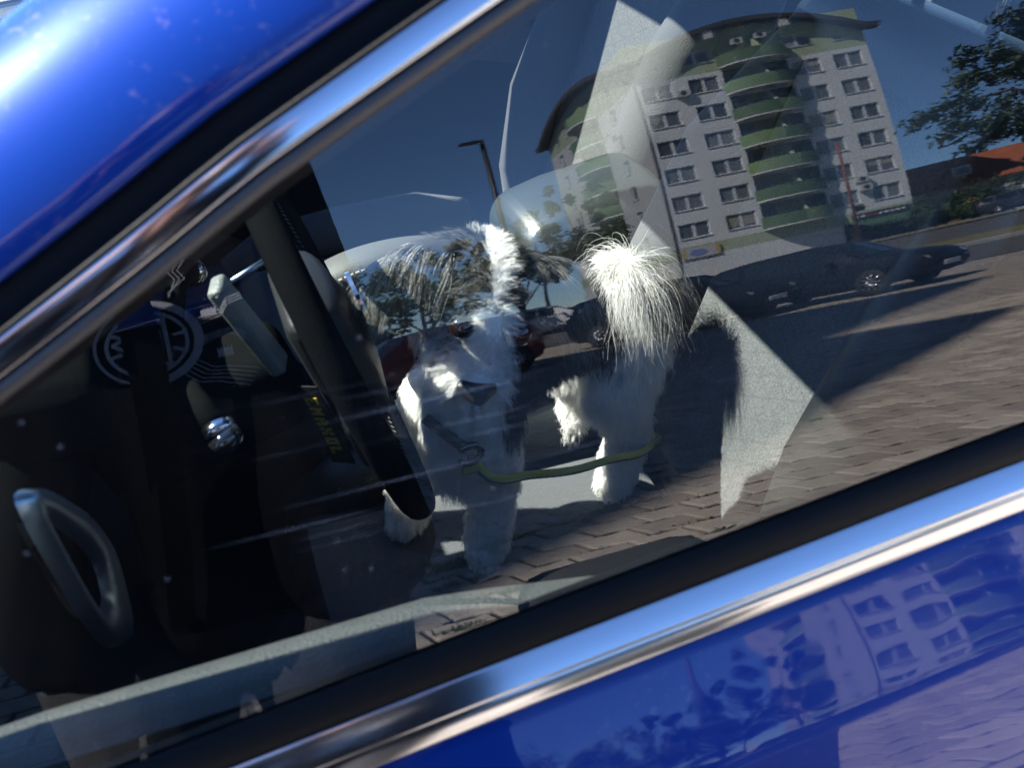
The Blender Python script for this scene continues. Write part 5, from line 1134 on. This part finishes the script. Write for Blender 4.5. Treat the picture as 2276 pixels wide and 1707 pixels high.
for sd, H in ((-1, HL), (1, HRt)):
    a_, wr = arm(sd, H); ch_.append(a_); H = Vector(H); ou = zx * sd
    ch_.append([(*wr, .027), (*(H + ou * .018 - zy * .018 + zz * .01), .024), (*(H + ou * .016 + zy * .004), .022)])          # palm at the side of the body
    for k, (ln, dz) in enumerate(((1.0, .026), (1.08, .009), (1.02, -.009), (.85, -.025))):                                   # four fingers wrap the front
        p0 = H + ou * .020 + zy * dz + zz * .005; p1 = p0 + ou * .006 - zz * .036 * ln; p2 = p1 - ou * .020 - zz * .012 * ln; p3 = p2 - ou * .020 * ln + zz * .002
        ch_.append([(*p0, .0105), (*p1, .0095), (*p2, .0088), (*p3, .0075)])
    p0 = H + ou * .015 - zy * .012 + zz * .022; ch_.append([(*p0, .012), (*(p0 - ou * .018 + zz * .024 + zy * .01), .0105), (*(p0 - ou * .034 + zz * .026 + zy * .022), .0085)])   # thumb behind
ey = CAM_POS + zz * 0.165; HD = Vector((-0.165, -0.615, 1.575))
ch_ += [[(HD.x, HD.y - .01, HD.z + .035, .092), (HD.x, HD.y + .015, HD.z - .015, .080), (HD.x, HD.y + .035, HD.z - .075, .052), (HD.x, HD.y + .055, HD.z - .095, .030)],
        [(HD.x, HD.y + .085, HD.z - .012, .012), (HD.x, HD.y + .104, HD.z - .034, .014), (HD.x, HD.y + .088, HD.z - .045, .012)],
        [(HD.x - .018, HD.y + .078, HD.z - .066, .008), (HD.x + .018, HD.y + .078, HD.z - .066, .008)],
        [(HD.x - .085, HD.y - .01, HD.z + .015, .012), (HD.x - .090, HD.y - .018, HD.z - .02, .010)], [(HD.x + .085, HD.y - .01, HD.z + .015, .012), (HD.x + .090, HD.y - .018, HD.z - .02, .010)],
        [(HD.x, HD.y - .03, HD.z - .05, .056), (CX, -.70, 1.42, .058), (CX, -.69, 1.34, .075)],
        [(CX - .06, -.69, 1.30, .075), (CX - .07, -.68, 1.0, .075), (CX - .08, -.70, .90, .08)], [(CX + .06, -.69, 1.30, .075), (CX + .07, -.68, 1.0, .075), (CX + .08, -.70, .90, .08)], [(CX - .15, -.71, 1.375, .055), (CX + .15, -.71, 1.375, .055)]]
for sd in (-1, 1): ch_.append([(CX + sd * .09, -.71, .90, .085), (CX + sd * .11, -.70, .50, .055), (CX + sd * .12, -.73, .10, .04), (CX + sd * .13, -.66, .045, .035)])
pp(capsules(ch_, 0.0065, "body", SKINM, None, 4))
for sd in (-1, 1):
    bm = bmesh.new(); bmesh.ops.create_uvsphere(bm, u_segments=16, v_segments=10, radius=.0125); c = Vector((HD.x + sd * .032, HD.y + .082, HD.z + .006))
    for v in bm.verts: v.co += c
    d = bpy.data.meshes.new("eye"); bm.to_mesh(d); bm.free(); d.materials.append(mat("person_eye", (.12, .09, .07), rough=.08)); pp(link(bpy.data.objects.new("eye", d)))
pp(capsules([[(HD.x, HD.y - .02, HD.z + .06, .088), (HD.x, HD.y - .045, HD.z + .02, .085), (HD.x, HD.y - .055, HD.z - .03, .066)], [(HD.x - .04, HD.y + .035, HD.z + .085, .035), (HD.x + .04, HD.y + .035, HD.z + .085, .035)]], .008, "hair", HAIRM, None, 3))
tee = []
for dx in (-.10, 0, .10): tee.append([(CX + dx, -.695, 1.36, .095), (CX + dx * 1.05, -.685, 1.22, .118), (CX + dx * 1.15, -.675, 1.02, .122), (CX + dx * 1.35, -.68, .86, .118)])
for sd in (-1, 1):
    a_, wr = arm(sd, HL); sh = Vector(a_[0][:3]); m1 = Vector(a_[1][:3]); tee.append([(CX + sd * .10, -.70, 1.39, .075), (*sh, .072), (*(m1.lerp(Vector(a_[2][:3]), .5)), .060), (*Vector(a_[2][:3]), .054)])
    a2_, w2_ = arm(sd, HL if sd < 0 else HRt)
    if sd > 0: tee.append([(*Vector(a2_[2][:3]), .054), (*Vector(a2_[3][:3]), .050), (*(Vector(a2_[3][:3]).lerp(Vector(w2_), .8)), .038)])
def hem(mb): pass
shirt = pp(capsules(tee, .008, "shirt", SHIRT, None, 5))
bmh = bmesh.new(); bmh.from_mesh(shirt.data); bmesh.ops.bisect_plane(bmh, geom=bmh.verts[:] + bmh.edges[:] + bmh.faces[:], plane_co=(0, 0, .79), plane_no=(0, .12, -1), clear_outer=True); bmh.to_mesh(shirt.data); bmh.free()
fold = vnoise(np.array([v.co[:] for v in shirt.data.vertices]) * np.array([1.0, .6, .35]), 16, 4)[:, 1]
for v, q in zip(shirt.data.vertices, fold): v.co += v.normal * (q * .011 * min(1, max(0, (1.25 - v.co.z) * 3)))
je = []
for sd in (-1, 1): je.append([(CX + sd * .10, -.70, .96, .112), (CX + sd * .105, -.70, .80, .118), (CX + sd * .115, -.69, .50, .082), (CX + sd * .12, -.72, .14, .068)])
je.append([(CX - .08, -.70, .93, .115), (CX + .08, -.70, .93, .115)])
pp(capsules(je, .009, "jeans", JEAN, None, 4))
for sd in (-1, 1): pp(capsules([[(CX + sd * .12, -.76, .055, .045), (CX + sd * .125, -.66, .05, .043), (CX + sd * .13, -.57, .038, .034)]], .008, "shoe", SHOE, None, 3))
# print on the shirt: ring with spokes and triangle, circuit traces and chips
from mathutils.bvhtree import BVHTree
bvh = BVHTree.FromPolygons([v.co[:] for v in shirt.data.vertices], [p.vertices[:] for p in shirt.data.polygons])
EX, EZ = -0.198, 1.228
def onshirt(x, z, off=.0016):
    h = bvh.ray_cast(Vector((x, .2, z)), Vector((0, -1, 0)))
    return (Vector((x, h[0].y + off, z)) if h[0] is not None else Vector((x, -.56, z)))
pr = MB()
def rib(pts, wd):
    P = resample([(p[0], p[1], 0) for p in pts], max(4, int(sum(math.dist(pts[i], pts[i+1]) for i in range(len(pts) - 1)) / .005) + 2)) if len(pts) > 2 else np.array([(pts[0][0] + (pts[1][0] - pts[0][0]) * t, pts[0][1] + (pts[1][1] - pts[0][1]) * t, 0) for t in np.linspace(0, 1, max(2, int(math.dist(*pts) / .006) + 2))])
    T = np.gradient(P, axis=0); V = []
    for p, t in zip(P, T):
        n = np.array([-t[1], t[0]]) / max(1e-9, math.hypot(t[0], t[1])) * wd / 2
        V += [onshirt(EX + p[0] + n[0], EZ + p[1] + n[1]), onshirt(EX + p[0] - n[0], EZ + p[1] - n[1])]
    pr.add(V, [(2 * i, 2 * i + 1, 2 * i + 3, 2 * i + 2) for i in range(len(P) - 1)])
def ring(r, wd, a0=0, a1=360): rib([(r * math.cos(rad(a)), r * math.sin(rad(a))) for a in np.linspace(a0, a1, 40)], wd)
ring(.0515, .0095, -75, 100); ring(.0515, .0035, 100, 285); ring(.0400, .0042)
for a in (10, 55, 100, 150, 195, 240, 290, 335): rib([(.027 * math.cos(rad(a)), .027 * math.sin(rad(a))), (.040 * math.cos(rad(a)), .040 * math.sin(rad(a)))], .0045)
tri_ = [(-.034, .006), (.020, -.034), (.020, .030)]
for i in range(3): rib([tri_[i], tri_[(i + 1) % 3]], .0045)
for i in range(3):
    p, q = tri_[i], tri_[(i + 1) % 3]; rib([(p[0] * .5 + .004, p[1] * .5), (q[0] * .5 + .004, q[1] * .5)], .0030)
def poly(pts, wd=.0012):
    for i in range(len(pts) - 1): rib([pts[i], pts[i + 1]], wd)
for k in range(3):
    poly([(.052, .012 + .004 * k), (.078, .019 + .004 * k), (.086, .032 + .004 * k), (.102, .036 + .004 * k)]); poly([(.030, .055 + .003 * k), (.040 + .005 * k, .078), (.034 + .005 * k, .090), (.044 + .005 * k, .105)])
    poly([(.055, -.004 - .003 * k), (.080, .000 - .003 * k), (.092, -.005 - .004 * k), (.098, -.012 - .004 * k)])
for k in range(5): poly([(.030 + .0042 * k, -.048 + .0035 * k), (.042 + .0042 * k, -.062 + .004 * k), (.062 + .0042 * k, -.066 + .004 * k), (.092 + .003 * k, -.080 + .005 * k)])
for k in range(3): rib([(.064 + .006 * k, .044), (.067 + .006 * k, .044)], .003)
for (x, z) in ((.066, .026), (.074, -.030)):
    rib([(x - .008, z), (x + .008, z)], .0095)
    for k in range(5): rib([(x - .007 + .0035 * k, z - .0068), (x - .007 + .0035 * k, z + .0068)], .0011)
p_o = pp(pr.build("shirt_print", PRINT)); p_o["kind"] = "stuff"
# camera held to the eye, its strap, a shoulder bag
CAMB = mat("camera_black", (0.012, 0.012, 0.013), rough=0.45, bump=0.4, bscale=500)
kam = tag(empty("camera", tuple(CB)), "black camera held up by the photographer", "camera")
kam.rotation_euler = Matrix((zx, zy, zz)).transposed().to_euler()
rbox("camera_body", (0, 0, 0), (.128, .082, .040), .010, CAMB, kam); rbox("viewfinder", (0, .046, .004), (.045, .022, .036), .006, CAMB, kam)
MB().tube([(0, 0, -.02), (0, 0, -.05), (0, 0, -.080)], [.031, .033, .0335], 28).build("lens_barrel", CAMB, kam, True)
MB().tube([(0, 0, -.055), (0, 0, -.062)], .0345, 28).build("focus_ring", RUBBER, kam, True)
oval(Vector((0, 0, -.081)), .0335, .0335, .80, -.001, Vector((1, 0, 0)), Vector((0, 1, 0)), Vector((0, 0, 1)), CAMB, "lens_rim", kam)
MB().tube([(0, 0, -.0765), (0, 0, -.0815)], [.026, .024], 24).build("front_element", mat("lens_glass", (.01, .012, .03), rough=.02, coat=1.0), kam, True)
MB().tube([(.045, .041, 0), (.045, .047, 0)], .009, 14).build("shutter_button", SATIN, kam, True)
def band(path, wd, m, par=None):
    P = resample(path, 50); V = []
    for i, p in enumerate(P):
        t = P[min(i + 1, 49)] - P[max(i - 1, 0)]; s = np.cross(t, (0.05, 1.0, 0.1)); s /= np.linalg.norm(s)
        for a, b in ((-1, 0), (1, 0), (1, -.002), (-1, -.002)): V.append(p + s * a * wd / 2 + np.array([0, b, 0]))
    return ob("strap", V, grid_faces(50, 4, True), m, par)
stp = band([(-.222, -.425, 1.462), (-.205, -.49, 1.36), (-.195, -.530, 1.26), (-.196, -.535, 1.16), (-.205, -.537, 1.04), (-.216, -.540, .93), (-.224, -.548, .88), (-.225, -.556, .85), (-.226, -.570, .88), (-.214, -.562, 1.05), (-.208, -.560, 1.2), (-.21, -.55, 1.36), (-.215, -.52, 1.44)], .026, mat("strap_webbing", (0.004, 0.004, 0.004), rough=.9, spec=.1))
stp.name = "strap"; stp.parent = kam; stp.matrix_parent_inverse = (Matrix.Translation(kam.location) @ kam.rotation_euler.to_matrix().to_4x4()).inverted()
BAGM = mat("grey_bag_cloth", (0.05, 0.055, 0.056), rough=0.85, bump=0.8, bscale=300, var=0.15, vscale=12)
bag = tag(empty("shoulder_bag", (.27, -.66, .62)), "dark grey shoulder bag hanging at the photographer's hip", "bag")
rbox("bag_body", (.02, 0, .0), (.27, .13, .24), .045, BAGM, bag); rbox("bag_flap", (.02, .062, .055), (.272, .02, .14), .009, BAGM, bag)
MB().tube([(-.11, .01, .09), (-.16, .03, .12), (-.22, .03, .14), (-.27, .0, .15)], .012, 8, flat=.4).build("bag_strap", WEB, bag, True)
